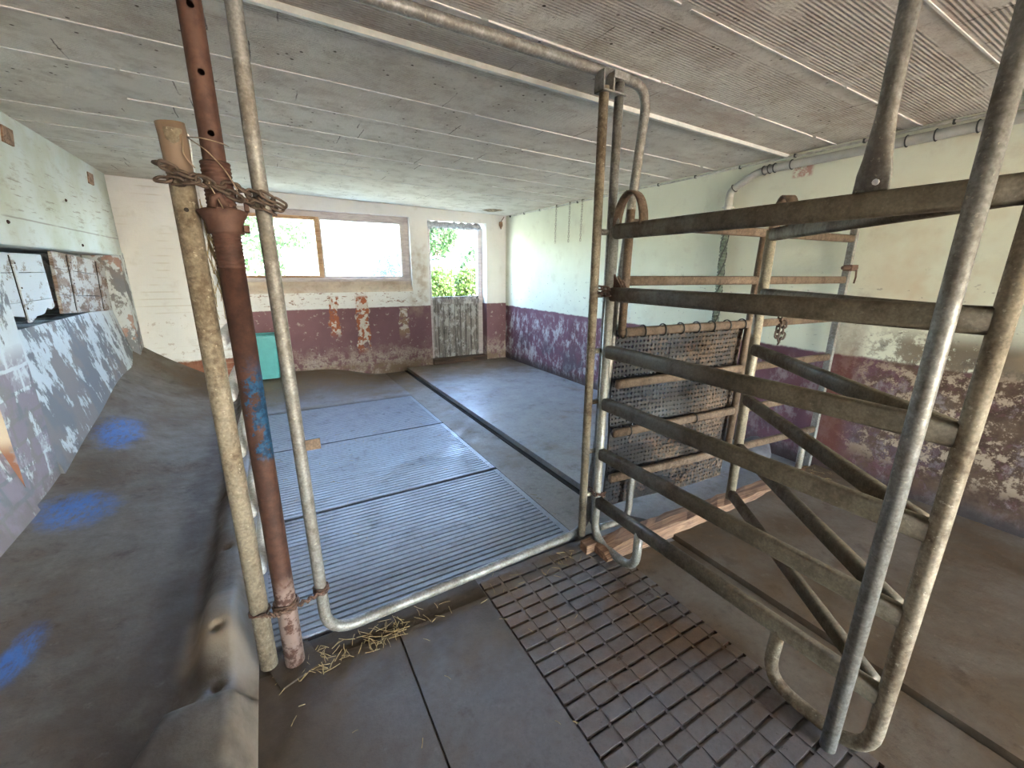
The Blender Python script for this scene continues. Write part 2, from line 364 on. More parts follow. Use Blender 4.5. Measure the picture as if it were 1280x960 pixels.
# ------------------------------------------------------------------ mesh helpers
def link(o, parent=None):
    COL.objects.link(o)
    if parent is not None: o.parent = parent
    return o
def obj(name, bm, mat, parent=None, smooth=False, recalc=True):
    if recalc: bmesh.ops.recalc_face_normals(bm, faces=bm.faces)
    me = bpy.data.meshes.new(name); bm.to_mesh(me); bm.free()
    for p in me.polygons: p.use_smooth = smooth
    me.materials.append(M[mat] if isinstance(mat, str) else mat)
    o = bpy.data.objects.new(name, me)
    return link(o, parent)
def struct(name, bm, mat, parent=None, smooth=False):
    o = obj(name, bm, mat, parent, smooth); 
    if parent is None: o['kind'] = 'structure'
    return o
def tag(o, label, cat, group=None, kind=None):
    o['label'] = label; o['category'] = cat
    if group: o['group'] = group
    if kind: o['kind'] = kind
    return o
def thing(name, label, cat, loc=(0,0,0), rz=0, group=None):
    o = bpy.data.objects.new(name, None); o.empty_display_size = .1
    link(o); o.location = loc; o.rotation_euler = (0,0,rz)
    return tag(o, label, cat, group)
def box(bm, a, b, bev=0, M4=None):
    x0,y0,z0 = a; x1,y1,z1 = b
    vs = [bm.verts.new(p) for p in ((x0,y0,z0),(x1,y0,z0),(x1,y1,z0),(x0,y1,z0),(x0,y0,z1),(x1,y0,z1),(x1,y1,z1),(x0,y1,z1))]
    fs = [bm.faces.new([vs[i] for i in f]) for f in ((3,2,1,0),(4,5,6,7),(0,1,5,4),(1,2,6,5),(2,3,7,6),(3,0,4,7))]
    if bev > 0:
        r = bmesh.ops.bevel(bm, geom=list({e for f in fs for e in f.edges}), offset=bev, segments=2, affect='EDGES', profile=.5)
        vs = list({v for f in r['faces'] for v in f.verts} | {v for v in vs if v.is_valid})
    if M4 is not None:
        for v in vs: v.co = M4 @ v.co
    return vs
def prism(bm, poly, z0, z1):
    lo = [bm.verts.new((x,y,z0)) for x,y in poly]; hi = [bm.verts.new((x,y,z1)) for x,y in poly]
    n = len(poly); bm.faces.new(hi); bm.faces.new(lo[::-1])
    for i in range(n): bm.faces.new((lo[i], lo[(i+1)%n], hi[(i+1)%n], hi[i]))
def tube(bm, pts, r, n=12, ref=None, cap=True, closed=False, sq=1.0):
    """sweep an ellipse (r or (ra,rb)) along pts; rb lies along ref (default up)"""
    pts = [V(p) for p in pts]; rings = []; N = len(pts)
    rr = r if isinstance(r, list) else [r]*N
    prev = None
    for i, p in enumerate(pts):
        if closed: d = pts[(i+1)%N] - pts[i-1]
        elif i == 0: d = pts[1]-p
        elif i == N-1: d = p-pts[i-1]
        else: d = (pts[i+1]-p).normalized() + (p-pts[i-1]).normalized()
        d.normalize()
        if ref is not None: up = V(ref)
        elif prev is not None: up = prev
        else: up = V((0,0,1)) if abs(d.z) < .9 else V((0,1,0))
        u = up - d*up.dot(d)
        if u.length < 1e-4: u = d.orthogonal()
        u.normalize(); prev = u; s = d.cross(u)
        ra, rb = rr[i] if isinstance(rr[i], tuple) else (rr[i], rr[i])
        cs = [(math.cos(2*PI*k/n), math.sin(2*PI*k/n)) for k in range(n)]
        rings.append([bm.verts.new(p + s*ra*math.copysign(abs(a_)**sq, a_) + u*rb*math.copysign(abs(b_)**sq, b_)) for a_,b_ in cs])
    M_ = N if closed else N-1
    for i in range(M_):
        a, b = rings[i], rings[(i+1)%N]
        for k in range(n): bm.faces.new((a[k], a[(k+1)%n], b[(k+1)%n], b[k]))
    if cap and not closed:
        bm.faces.new(rings[0][::-1]); bm.faces.new(rings[-1])
    return rings
def fillet(pts, r, seg=6):
    pts = [V(p) for p in pts]; out = [pts[0]]
    for i in range(1, len(pts)-1):
        a, b, c = pts[i-1], pts[i], pts[i+1]
        u = (a-b); w = (c-b); ri = min(r, u.length*.48, w.length*.48)
        u.normalize(); w.normalize()
        p0 = b+u*ri; p1 = b+w*ri
        for k in range(seg+1):
            t = k/seg; out.append(p0*(1-t)**2 + b*2*t*(1-t) + p1*t*t)
    out.append(pts[-1]); return out
def lathe(bm, prof, c=(0,0,0), n=20, cap=True):
    rings = [[bm.verts.new((c[0]+r*math.cos(2*PI*k/n), c[1]+r*math.sin(2*PI*k/n), c[2]+z)) for k in range(n)] for r,z in prof]
    for a,b in zip(rings, rings[1:]):
        for k in range(n): bm.faces.new((a[k], a[(k+1)%n], b[(k+1)%n], b[k]))
    if cap: bm.faces.new(rings[0][::-1]); bm.faces.new(rings[-1])
def B(): return bmesh.new()

# ------------------------------------------------------------------ camera
yaw, pitch, roll = .523202, .263529, .0070406
cy, sy = math.cos(yaw), math.sin(yaw)
W = V((sy*math.cos(pitch), cy*math.cos(pitch), -math.sin(pitch)))
R = V((cy,-sy,0)); U = R.cross(W)
R2 = R*math.cos(roll) + U*math.sin(roll); U2 = -R*math.sin(roll) + U*math.cos(roll)
cd = bpy.data.cameras.new('camera'); cam = bpy.data.objects.new('camera', cd); link(cam)
cd.sensor_fit = 'HORIZONTAL'; cd.sensor_width = 36; cd.lens = 523.47/1280*36; cd.clip_start = .02
cam.matrix_world = Matrix(((R2.x,U2.x,-W.x,0),(R2.y,U2.y,-W.y,0),(R2.z,U2.z,-W.z,1.5),(0,0,0,1)))
SC.camera = cam

# ------------------------------------------------------------------ setting: floor
YB, XR = 6.263, 3.48
CEIL = lambda x: 2.415 - .020*x
CRK = .313
bm = B()      # near slabs
prism(bm, [(-.21,-4.0),(CRK-.004,-4.0),(CRK-.004,1.50),(-.21,1.55)], -.15, 0)
prism(bm, [(CRK+.004,-4.0),(.735,-4.0),(.735,1.50),(CRK+.004,1.50)], -.15, 0)
struct('floor', bm, 'floor')
bm = B(); box(bm, (-.21,1.50,-.15), (.735,1.645,-.004)); box(bm, (CRK-.006,-4.0,-.15), (CRK+.006,1.5,-.008)); struct('floor_trim', bm, 'floor_dirt')['label'] = 'dirt packed strip along the gate foot'
bm = B(); prism(bm, [(1.508,-4.0),(1.845,-4.0),(1.875,1.35),(1.508,1.42)], -.15, 0)
struct('floor_strip', bm, 'floor_warm')
# grooved concrete: one slab with a grid of cast blocks
bm = B(); box(bm, (.735,-4.0,-.15), (1.508,1.645,-.013))
y = 1.60
while y > -.6:
    hgt = .0645
    for i in range(8):
        x0 = .74 + i*.1035; x1 = min(x0+.0935, 1.506)
        if x1 - x0 < .02: continue
        j = random.uniform(-.002,.002); jl = random.uniform(-.002,.002) - (.02 if i == 0 else 0)*random.random()*0
        b0 = (x0+.004, y-hgt+.0105, -.013); b1 = (x1+.005, y-.001, random.uniform(-.0012,.0004))
        vs = box(bm, b0, b1)
        c = V(((x0+x1)/2, y-hgt/2, 0))
        for v in vs[4:]: v.co.x += (c.x-v.co.x)*.03; v.co.y += (c.y-v.co.y)*.07
    y -= hgt
for i in range(1,8): box(bm, (.74+i*.1035-.006,-.6,-.014), (.74+i*.1035+.006,1.6,-.0045))
box(bm, (.735,-4.0,-.02),(1.508,-.62,0))
struct('floor_grooved', bm, 'floor_grid')
# slatted bay: pit, side strip, far rise
bm = B(); box(bm, (-.25,1.6,-.42), (1.45,4.95,-.36)); struct('floor_pit', bm, 'pit')
bm = B()
prism(bm, [(1.405,1.645),(1.735,1.645),(1.735,1.75),(1.715,6.263),(1.405,6.263)], -.40, 0); struct('floor_ledge', bm, 'floor_strip')
bm = B(); prism(bm, [(1.5,1.40),(1.875,1.35),(1.90,1.62),(1.735,1.75),(1.735,1.645),(1.5,1.645)], -.15, 0.0); struct('floor_patch', bm, 'floor_pale')
def hfield(nx, ny, x0, x1, y0, y1, fz, skirt=None):
    bm = B(); g = []
    for j in range(ny+1):
        yy = y0+(y1-y0)*j/ny
        g.append([bm.verts.new((x0+(x1-x0)*i/nx, yy, fz(x0+(x1-x0)*i/nx, yy))) for i in range(nx+1)])
    for j in range(ny):
        for i in range(nx): bm.faces.new((g[j][i], g[j][i+1], g[j+1][i+1], g[j+1][i]))
    if skirt is not None:
        loop = g[0][:] + [r[-1] for r in g[1:]] + g[-1][::-1][1:] + [r[0] for r in g[::-1]][1:-1]
        lo = [bm.verts.new((v.co.x, v.co.y, skirt)) for v in loop]
        for i in range(len(loop)): k = (i+1)%len(loop); bm.faces.new((loop[i], lo[i], lo[k], loop[k]))
        bm.faces.new(lo)
    return bm
def sst(t): t = max(0,min(1,t)); return t*t*(3-2*t)
def zfar(x, y): return .16*sst((y-5.0)/1.26)*sst((1.40-x)/.9) + .004*math.sin(x*9+y*4)
struct('floor_far', hfield(20, 20, -.21, 1.41, 4.945, YB, zfar, -.3), 'slat_far', smooth=True)
# raised lying floor, far and near of the timber
bm = B()
prism(bm, [(1.755,1.80),(XR,1.60),(XR,YB),(1.745,YB)], -.15, .052); struct('floor_raised', bm, 'floor_pale')
bm = B(); prism(bm, [(1.715,1.70),(1.76,1.68),(1.752,YB),(1.705,YB)], -.15, .006); struct('floor_groove', bm, 'dark')
bm = B(); prism(bm, [(1.862,-4),(XR,-4),(XR,1.39),(1.892,1.40)], -.15, .022)
for v in bm.verts:
    if v.co.z > 0 and v.co.x > 3: v.co.z = .085
struct('floor_raised_near', bm, 'floor_warm')
bm = B(); prism(bm, [(1.842,-4),(1.866,-4),(1.896,1.40),(1.872,1.40)], -.15, -.012); struct('floor_groove_near', bm, 'floor_dirt')
bm = B(); prism(bm, [(1.90,1.44),(XR,1.37),(XR,1.70),(1.76,1.83),(1.74,1.66)], -.15, .050); struct('floor_shelf', bm, 'floor_pale')

# feed trough with its kerb: one cast surface
def ztrough(x, y):
    A = .10 + .33*sst((y-2.3)/3.9); 
    s = max(0, (-.42-x)/.9); t = .045 + A*s**1.6 + .02*sst((y-4)/2)
    t += .012*math.sin(x*7+y*2.2) * s + .006*math.sin(y*5.1)
    end = sst((y-5.75)/.52); t += end*.12*(.3+s)
    k = math.exp(-((x+.315)/.088)**4)
    mound = .085 + .048*math.exp(-((y-1.78)/.17)**2) + .035*math.exp(-((y-4.05)/.28)**2) + .030*sst((1.43-y)/.03)*1.0 - .03*math.exp(-((y-1.53)/.10)**2)
    if y > 3: mound = .10 + .02*math.sin(y*5)
    w = 1.0
    if y < 1.43: # wide flat topped lump of the kerb nearest to the viewer
        hw = .125 + .05*sst((1.43-y)/.20)
        k = 1 - sst((abs(x+.33)-(hw-.02))/.07)
    t = max(t, 0) * (1-k) + (t*.25 + mound+.03) * k
    if x > -.27: t = t + (0.0 - t)*sst((x+.27)/.066)*.75
    for (hx, hy) in ((-.325,1.715),(-.315,1.475),(-.335,2.33)):
        d = math.hypot(x-hx, (y-hy)*1.0); t -= .035*math.exp(-(d/.016)**2)
    return t
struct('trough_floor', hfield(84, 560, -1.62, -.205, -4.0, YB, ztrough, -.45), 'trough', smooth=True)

# ------------------------------------------------------------------ setting: walls and ceiling
bm = B(); box(bm, (XR,-4.0,-.2), (XR+.25,YB+.3,2.6)); struct('wall_right', bm, 'wall_right')
bm = B()
WX0, WX1, WZ0, WZ1 = -.28, 1.90, 1.20, 2.235
DX0, DX1, DZ1 = 2.165, 3.125, 2.215
T = .30
for a,b in (((-1.9,-.4),(WX0,2.7)), ((WX1,-.4),(DX0,2.7)), ((DX1,-.4),(XR+.02,2.7)), ((WX0,-.4),(WX1,WZ0)), ((WX0,WZ1),(WX1,2.7)), ((DX0,DZ1),(DX1,2.7)), ((DX0,-.4),(DX1,.02))):
    box(bm, (a[0],YB,a[1]), (b[0],YB+T,b[1]))
bmesh.ops.remove_doubles(bm, verts=bm.verts, dist=1e-4)
struct('wall_back', bm, 'wall_back')
# left: pier, splayed plaster, reveal pier, header wall
bm = B()
box(bm, (-2.0,3.18,-.4), (-1.30,3.60,1.66)); 
box(bm, (-2.0,6.06,-.4), (-1.30,YB+.01,1.66))
for ya, yb in ((3.60,6.06),(-4.0,3.18)):      # splay from the sill down into the trough
    pr_ = [(-1.455,1.10),(-1.25,.05),(-1.25,-.3),(-2.0,-.3),(-2.0,1.10)]
    lo = [bm.verts.new((x,ya,z)) for x,z in pr_]; hi = [bm.verts.new((x,yb,z)) for x,z in pr_]
    for i in range(5): bm.faces.new((lo[i],lo[(i+1)%5],hi[(i+1)%5],hi[i]))
    bm.faces.new(lo); bm.faces.new(hi[::-1])
box(bm, (-2.0,-4.0,1.63), (-1.56,YB,2.7))
struct('wall_left', bm, 'wall_left')
bm = B(); box(bm, (-2.2,-4.0,-.4), (-1.98,YB,2.7)); struct('wall_left_outer', bm, 'dark')
bm = B(); box(bm, (-2.2,-4.2,-.4), (.7,-4.0,2.6)); box(bm, (.7,-4.2,2.15), (XR+.25,-4.0,2.6)); struct('wall_rear', bm, 'wall_back')

bm = B()
def cslab(x0,x1,y0,y1,dz0,dz1):
    vs = box(bm, (x0,y0,0), (x1,y1,1))
    for v in vs: v.co.z = CEIL(v.co.x) + (dz1 if v.co.z > .5 else dz0)
cslab(-2.2,XR+.25,-4.1,YB+T,0,.22)
ceil = struct('ceiling', bm, 'ceiling')
bm = B(); box(bm, (-4,-8.5,2.32),(7,-4.05,2.5)); struct('added_sky_blocker', bm, 'timber')  # unseen slab added behind the viewer to keep blue sky light out
bm = B()
for i in range(13):
    y = .768 + .443*(i-3) 
    if abs(y-2.0) < .1: continue
    x = -1.55
    while x < XR-.05:                         # broken mortar ridges hanging from the joints
        L = random.uniform(.5,1.7); x1 = min(x+L, XR)
        if random.random() < .96:
            jy = random.uniform(-.004,.004)
            vs = box(bm, (x,y-.004+jy,0), (x1,y+.004+jy,1)); dz = random.uniform(.003,.007)
            for v in vs: v.co.z = CEIL(v.co.x) + (.01 if v.co.z > .5 else -dz)
        x = x1 + random.uniform(0,.06)
obj('mortar_ridge', bm, 'mortar', ceil)

# ------------------------------------------------------------------ window
bm = B(); w = B()
FY0, FY1 = YB+.075, YB+.15
def fbox(bm, x0,x1,z0,z1,d0=FY0,d1=FY1,bev=.006): box(bm, (x0,d0,z0),(x1,d1,z1), bev)
fbox(bm, WX0,WX1,1.345,1.395); fbox(bm, WX0,WX1,2.165,WZ1); fbox(bm, WX0,WX0+.06,1.395,2.165); fbox(bm, WX1-.075,WX1,1.395,2.165)
win = struct('window_1', bm, 'window_grey')
bm = B(); fbox(bm, .655,.715,1.395,2.165, FY0-.012); obj('mullion', bm, 'window_wood', win)
bm = B(); S0 = FY0-.012
fbox(bm, -.22,.655,1.395,1.425,S0); fbox(bm, -.22,.655,2.125,2.165,S0); fbox(bm, -.22,-.18,1.425,2.125,S0); 
ws = obj('sash', bm, 'window_wood', win)
bm = B(); fbox(bm, .715,1.825,1.395,1.415); fbox(bm, .715,1.825,2.135,2.165); fbox(bm, 1.775,1.825,1.415,2.135); fbox(bm, .715,.735,1.415,2.135)
ws2 = obj('sash', bm, 'window_grey', win)
bm = B(); box(bm, (-.19,FY0+.03,1.41),(.66,FY0+.036,2.14)); obj('pane', bm, 'glass', ws)
bm = B(); box(bm, (.72,FY0+.03,1.40),(1.79,FY0+.036,2.15)); obj('pane', bm, 'glass_dirty', ws2)
bm = B()
pr_ = [(YB-.004,1.200),(YB-.004,1.225),(YB+.07,1.30),(YB+.07,1.345),(YB+.2,1.345),(YB+.2,1.20)]
lo = [bm.verts.new((WX0,a,b)) for a,b in pr_]; hi = [bm.verts.new((WX1,a,b)) for a,b in pr_]
for i in range(6): bm.faces.new((lo[i],lo[(i+1)%6],hi[(i+1)%6],hi[i]))
bm.faces.new(lo); bm.faces.new(hi[::-1]); obj('sill', bm, plain('dusty sill', (.62,.53,.44), .85, 0, .2, 8, (.25,.17,.12), .6), win)
bm = B(); box(bm, (WX0+.02,YB+.03,1.345),(WX1-.02,YB+.08,1.385),.006); obj('sill_board', bm, 'window_grey', win)

# ------------------------------------------------------------------ half door
bm = B(); x = 2.235; DY = YB+.13
while x < 3.03:
    wd = random.uniform(.085,.105); x1 = min(x+wd-.005, 3.035)
    box(bm, (x,DY,.10),(x1,DY+.028,1.105-random.uniform(0,.006)),.003); x = x1+.007
dr = struct('door_1', bm, 'door_wood')
bm = B(); box(bm, (2.23,DY-.022,.985),(3.04,DY,1.06),.004); obj('ledge_rail', bm, 'door_wood', dr)
bm = B(); box(bm, (2.225,DY+.029,.06),(3.045,DY+.05,1.10)); obj('back_boarding', bm, 'sleeper', dr)
bm = B(); box(bm, (DX0,YB+.10,.02),(2.232,YB+.20,DZ1-.06),.004); box(bm, (3.045,YB+.16,.02),(DX1,YB+.24,DZ1-.06),.004)
obj('door_frame', bm, 'window_grey', dr)
bm = B(); box(bm, (DX0+.01,YB-.035,.018),(DX1-.012,YB+.12,.132),.012)
tag(obj('threshold_timber', bm, 'sleeper'), 'dark heavy timber lying as threshold under the half door', 'timber')
# ragged rolled fleece along the head of the doorway
bm = B()
rings = tube(bm, [(DX0+.02+.04*i, YB+.10+.006*math.sin(i*1.7), 2.165+.007*math.sin(i*2.3)) for i in range(23)], [ .045+.008*math.sin(i*1.9)+random.uniform(-.004,.004) for i in range(23)], 12)
roll_o = tag(obj('curtain_roll', bm, 'frost', None, True), 'ragged grey roll hung across the top of the doorway', 'curtain')
bm = B()
for i in range(70):
    x = random.uniform(DX0+.03, DX1-.05); l = random.uniform(.015,.05); 
    tube(bm, [(x,YB+.06,2.14),(x+random.uniform(-.01,.01),YB+.058,2.13-l)], .0035, 4)
obj('fringe', bm, 'frost', roll_o)['kind'] = 'stuff'

# ------------------------------------------------------------------ left: beam, shutters
bm = B()
vs = box(bm, (-1.55,-.5,1.63),(-1.295,6.20,2.5), .012)
for v in vs:
    if v.co.z > 2.3: v.co.z = CEIL(v.co.x) - .001
bmo = tag(obj('boxed_beam', bm, 'beam'), 'whitewashed deep beam high along the left wall over the hatch', 'beam')
for y, z in ((4.15,2.30),(5.68,2.305)):
    bm = B(); vs = box(bm, (-1.298,y-.07,z-.05),(-1.285,y+.07,z+.055),.004)
    for v in vs: v.co.y += (v.co.z-z)*.35
    obj('beam_pocket', bm, 'timber', bmo)
for y, z in ((3.84,1.765),(5.03,1.685),(4.9,2.02)):
    bm = B(); lathe(bm, [(.011,0),(.012,.005),(.007,.011)], n=8)
    for v in bm.verts: v.co = V((-1.296+v.co.z, y+v.co.x, z+v.co.y))
    obj('bolt', bm, 'rust_plain', bmo)
def shutter(label, y0, y1, z0, z1, tilt, mat, battens, ragged, x=-1.47):
    t = thing('plank_shutter', label, 'shutter', (x,(y0+y1)/2,z0), 0, None)
    w = (y1-y0)/2; h = z1-z0; zs = [0,h*.30,h*.72,h]
    for a, b in zip(zs, zs[1:]):
        bm = B()
        if ragged and a == 0:      # gnawed lower board
            n = 16; lo = [(-w+2*w*i/n, (.03 if i < 9 else 0) + .035*abs(math.sin(i*1.9)) + (.05*sst((i-11)/4))) for i in range(n+1)]
            f0 = [bm.verts.new((-.012,p,q)) for p,q in lo]; f1 = [bm.verts.new((-.012,p,b-.003)) for p,q in lo]
            g0 = [bm.verts.new((.012,p,q)) for p,q in lo]; g1 = [bm.verts.new((.012,p,b-.003)) for p,q in lo]
            for i in range(n):
                for A_,B_ in ((f0,f1),(g1,g0),(f1,g1),(g0,f0)): bm.faces.new((A_[i],A_[i+1],B_[i+1],B_[i]))
            bm.faces.new((f0[0],f1[0],g1[0],g0[0])); bm.faces.new((f0[n],f1[n],g1[n],g0[n]))
        else: box(bm, (-.012,-w,a),(.012,w,b-.004),.002)
        obj('board', bm, mat, t)
    for q in battens:
        for dq in (-.028,.028):
            bm = B(); box(bm, (.012,q+dq-.0025,.02),(.017,q+dq+.0025,h-.02)); obj('batten_strip', bm, 'dark', t)
        bm = B(); box(bm, (.012,q-.024,.0),(.024,q+.024,h-.01),.002); obj('batten', bm, mat, t)
        for zz in (h*.2,h*.5,h*.85):
            bm = B(); lathe(bm, [(.007,0),(.006,.004)], n=6)
            for v in bm.verts: v.co = V((.024+v.co.z, q+v.co.x, zz+v.co.y))
            obj('nail', bm, 'rust_plain', t)
    t.rotation_euler = (tilt, 0, 0)
    return t
shutter('left white plank shutter with gnawed lower edge in the left wall hatch', 3.62, 4.70, 1.13, 1.60, .0, 'shutter', [.06], True)
shutter('right browned plank shutter tilted beside the gnawed one in the hatch', 4.78, 6.04, 1.105, 1.60, .0, 'shutter_brown', [-.33,.38], False, -1.455).rotation_euler = (-.06,.03,0)
# ------------------------------------------------------------------ slatted floor panels
def slats(label, y0, y1, n):
    bm = B(); p = (y1-y0)/n
    x0, x1 = -.20, 1.40
    for i in range(n):
        a = y0+i*p+.0052; b = y0+(i+1)*p-.0052
        vs = [bm.verts.new(q) for q in ((x0+.03,a,-.05),(x1-.035,a,-.05),(x1-.035,b,-.05),(x0+.03,b,-.05),(x0+.03,a-.002,-.006),(x1-.035,a-.002,-.006),(x1-.035,b+.002,-.006),(x0+.03,b+.002,-.006))]
        tp = [bm.verts.new(q) for q in ((x0+.03,a+.001,0),(x1-.035,a+.001,0),(x1-.035,b-.001,0),(x0+.03,b-.001,0))]
        for f in ((3,2,1,0),(0,1,5,4),(1,2,6,5),(2,3,7,6),(3,0,4,7)): bm.faces.new([vs[k] for k in f])
        for k in range(4): bm.faces.new((vs[4+k],vs[4+(k+1)%4],tp[(k+1)%4],tp[k]))
        bm.faces.new(tp)
    box(bm, (x0,y0+.002,-.055),(x0+.031,y1-.002,.001)); box(bm, (x1-.036,y0+.002,-.055),(x1,y1-.002,.001))
    return tag(obj('slatted_floor_panel', bm, 'slat'), label, 'floor panel', 'slatted floor panels in the stall')
slats('slatted grey floor panel nearest to the gate, along its bottom bar', 1.668, 2.655, 27)
slats('middle slatted grey floor panel between two long dark joints', 2.685, 3.825, 31)
slats('farthest slatted grey floor panel, next to the smooth floor by the window wall', 3.85, 4.93, 29)

# ------------------------------------------------------------------ timber sill on the floor, wedge
bm = B()
n = 30
P0, P1 = V((1.40,1.475,0)), V((3.46,1.375,.03))
ringz = []
for i in range(n+1):
    c = P0.lerp(P1, i/n); j = lambda s: random.uniform(-s,s)
    prof = [(-.075+j(.004),.0),(-.082+j(.006),.045+j(.006)),(-.05+j(.006),.088+j(.007)),(.0,.098+j(.007)),(.05+j(.006),.092+j(.006)),(.078+j(.004),.055+j(.005)),(.075,.0)]
    ringz.append([bm.verts.new((c.x, c.y+a, b*(.80 if i > 2 else .45+.12*i))) for a,b in prof])
for a,b in zip(ringz, ringz[1:]):
    for k in range(len(a)): bm.faces.new((a[k],a[(k+1)%7],b[(k+1)%7],b[k]))
bm.faces.new(ringz[0]); bm.faces.new(ringz[-1])
tag(obj('timber_sill', bm, 'timber'), 'long weathered reddish timber lying on the floor below the mat covered gate', 'timber')
bm = B(); box(bm, (1.345,1.50,.0),(1.415,1.56,.055),.004)
tag(obj('wooden_block', bm, 'timber'), 'small orange brown wooden block wedged under the right end of the gate bottom bar', 'block')

# ------------------------------------------------------------------ central gate frame
GY = 1.605; TR = .0225
gf = thing('stall_gate', 'tall galvanised tube gate frame with rounded corners around the slatted stall opening', 'gate', (0,GY,0))
bm = B()
loop = fillet([(.022,0,1.9),(.022,0,2.335),(1.668,.03,2.335),(1.455,.045,.034),(.047,0,.034),(.022,0,1.9)], .12, 8)
tube(bm, loop[:-1], TR, 16, ref=(0,1,0), closed=True)
obj('frame_loop', bm, 'galv', gf, True)
bm = B(); tube(bm, [(1.375,0,2.27),(1.390,0,.05)], .0215, 14); u1 = obj('upright', bm, 'galv_tan', gf, True)
bm = B(); tube(bm, [(1.462,0,2.30),(1.475,0,.10)], .021, 14); u2 = obj('upright', bm, 'galv', gf, True)
for z in (2.03,1.68,1.39,1.11,.84,.56,.30):
    if z == 2.03: continue
    bm = B(); tube(bm, [(1.39,0,z),(1.465,0,z)], .014, 8); obj('rung_stub', bm, 'galv_dirty', gf, True)
bm = B()
box(bm, (1.345,-.03,2.245),(1.352,.03,2.325)); box(bm, (1.40,-.03,2.245),(1.407,.03,2.325)); box(bm, (1.345,-.03,2.245),(1.48,.03,2.252)); box(bm, (1.40,-.034,2.30),(1.485,-.028,2.33))
obj('hanger_clip', bm, 'galv_clean', gf)
bm = B(); vs = box(bm, (.055,-.02,.865),(.105,.02,.872)); box(bm, (.055,-.02,.872),(.105,-.014,.905)); 
obj('latch_tab', bm, 'galv_brown', gf)

# ------------------------------------------------------------------ barred gate panels
ZS = [1.68,1.395,1.112,.838,.558,.27]
def panel(label, A, Bp, zs, mats, cat='gate', rr=(.022,.034), arch=True):
    d = V(Bp)-V(A); L = math.hypot(d.x,d.y)
    t = thing('barred_gate', label, cat, (A[0],A[1],0), math.atan2(d.y,d.x))
    for z in zs:
        bm = B(); tube(bm, [(.015,0,z),(L-.015,0,z)], rr, 20, ref=(0,0,1), sq=.62); obj('rail', bm, mats[1], t, True)
    if arch:
        bm = B(); pts = [(.01+.085*(1-math.cos(a)), zs[0]+.02+.145*math.sin(a)) for a in [PI*k/16 for k in range(17)]]
        for k,(s,z) in enumerate(pts): pass
        o = [bm.verts.new((s,-.024,z)) for s,z in pts]; i = [bm.verts.new((s,.024,z)) for s,z in pts]
        q = [(.095+(s-.095)*.90, zs[0]+.02+(z-zs[0]-.02)*.94) for s,z in pts]
        o2 = [bm.verts.new((s,-.024,z)) for s,z in q]; i2 = [bm.verts.new((s,.024,z)) for s,z in q]
        for k in range(16):
            for a_,b_ in ((o,i),(i2,o2),(i,i2),(o2,o)): bm.faces.new((a_[k],a_[k+1],b_[k+1],b_[k]))
        obj('strap_loop', bm, mats[2], t, True)
    return t, L
# G2: along the walkway
G2, L2 = panel('barred gate standing open along the grooved floor, nearest on the right', (1.45,1.565), (1.455,.275), ZS, ('galv','rail_side','galv_brown'))
bm = B(); tube(bm, fillet([(0,0,1.72),(0,0,.028),(.315,0,.028),(.315,0,.25)], .11, 7), [(.019,.027)]*2+[(.019,.025)]*16, 14, ref=(1,.001,.3)) if False else tube(bm, fillet([(0,0,1.74),(0,0,.028),(.315,0,.028),(.315,0,.26)], .12, 7), (.0225,.0225), 14, ref=(0,1,0)); obj('front_post', bm, 'galv_clean', G2, True)
bm = B(); tube(bm, fillet([(.985,0,.26),(.975,0,.028),(L2,0,.028),(L2,0,1.76)], .12, 7), .0225, 14, ref=(0,1,0)); obj('rear_post', bm, 'galv_tan', G2, True)
bm = B(); tube(bm, [(L2-.085,-.046,.004),(L2-.085,-.046,2.36)], .0225, 16); obj('tall_post', bm, 'galv', G2, True)
bm = B(); tube(bm, [(L2-.31,0,1.712),(L2-.31,0,1.76),(L2-.31,0,1.80),(L2-.31,0,1.90),(L2-.31,0,2.36)], [(.042,.006),(.040,.012),(.033,.018),(.0225,.0225),(.0225,.0225)], 14, ref=(0,1,0)); 
br = obj('brace_post', bm, 'galv', G2, True)
bm = B(); lathe(bm, [(.008,-.014),(.008,.014)], n=8)
for v in bm.verts: v.co = V((L2-.31+.012+v.co.x, v.co.z, 1.735+v.co.y))
obj('bolt', bm, 'white_rail', br)
bm = B(); vs = [bm.verts.new(p) for p in ((.012,-.004,1.50),(.012,-.004,1.37),(.10,-.004,1.40),(.012,.004,1.50),(.012,.004,1.37),(.10,.004,1.40))]
for f in ((0,1,2),(3,5,4),(0,2,5,3),(0,3,4,1),(1,4,5,2)): bm.faces.new([vs[k] for k in f])
obj('gusset', bm, 'wire', G2)
# G3: second panel folded back from the same hinge
G3, L3 = panel('second barred gate angled back behind the nearest one, pale far post on the timber side', (2.185,1.25), (1.480,.305), ZS, ('galv','rail_side','galv_brown'), rr=(.020,.030))
bm = B(); tube(bm, [(0,0,1.70),(0,0,.235)], (.024,.028), 14, ref=(1,0,0)); obj('front_post', bm, galv('pale post', (.32,.28,.21), (.15,.11,.065), .3, .2, .5, .3), G3, True)
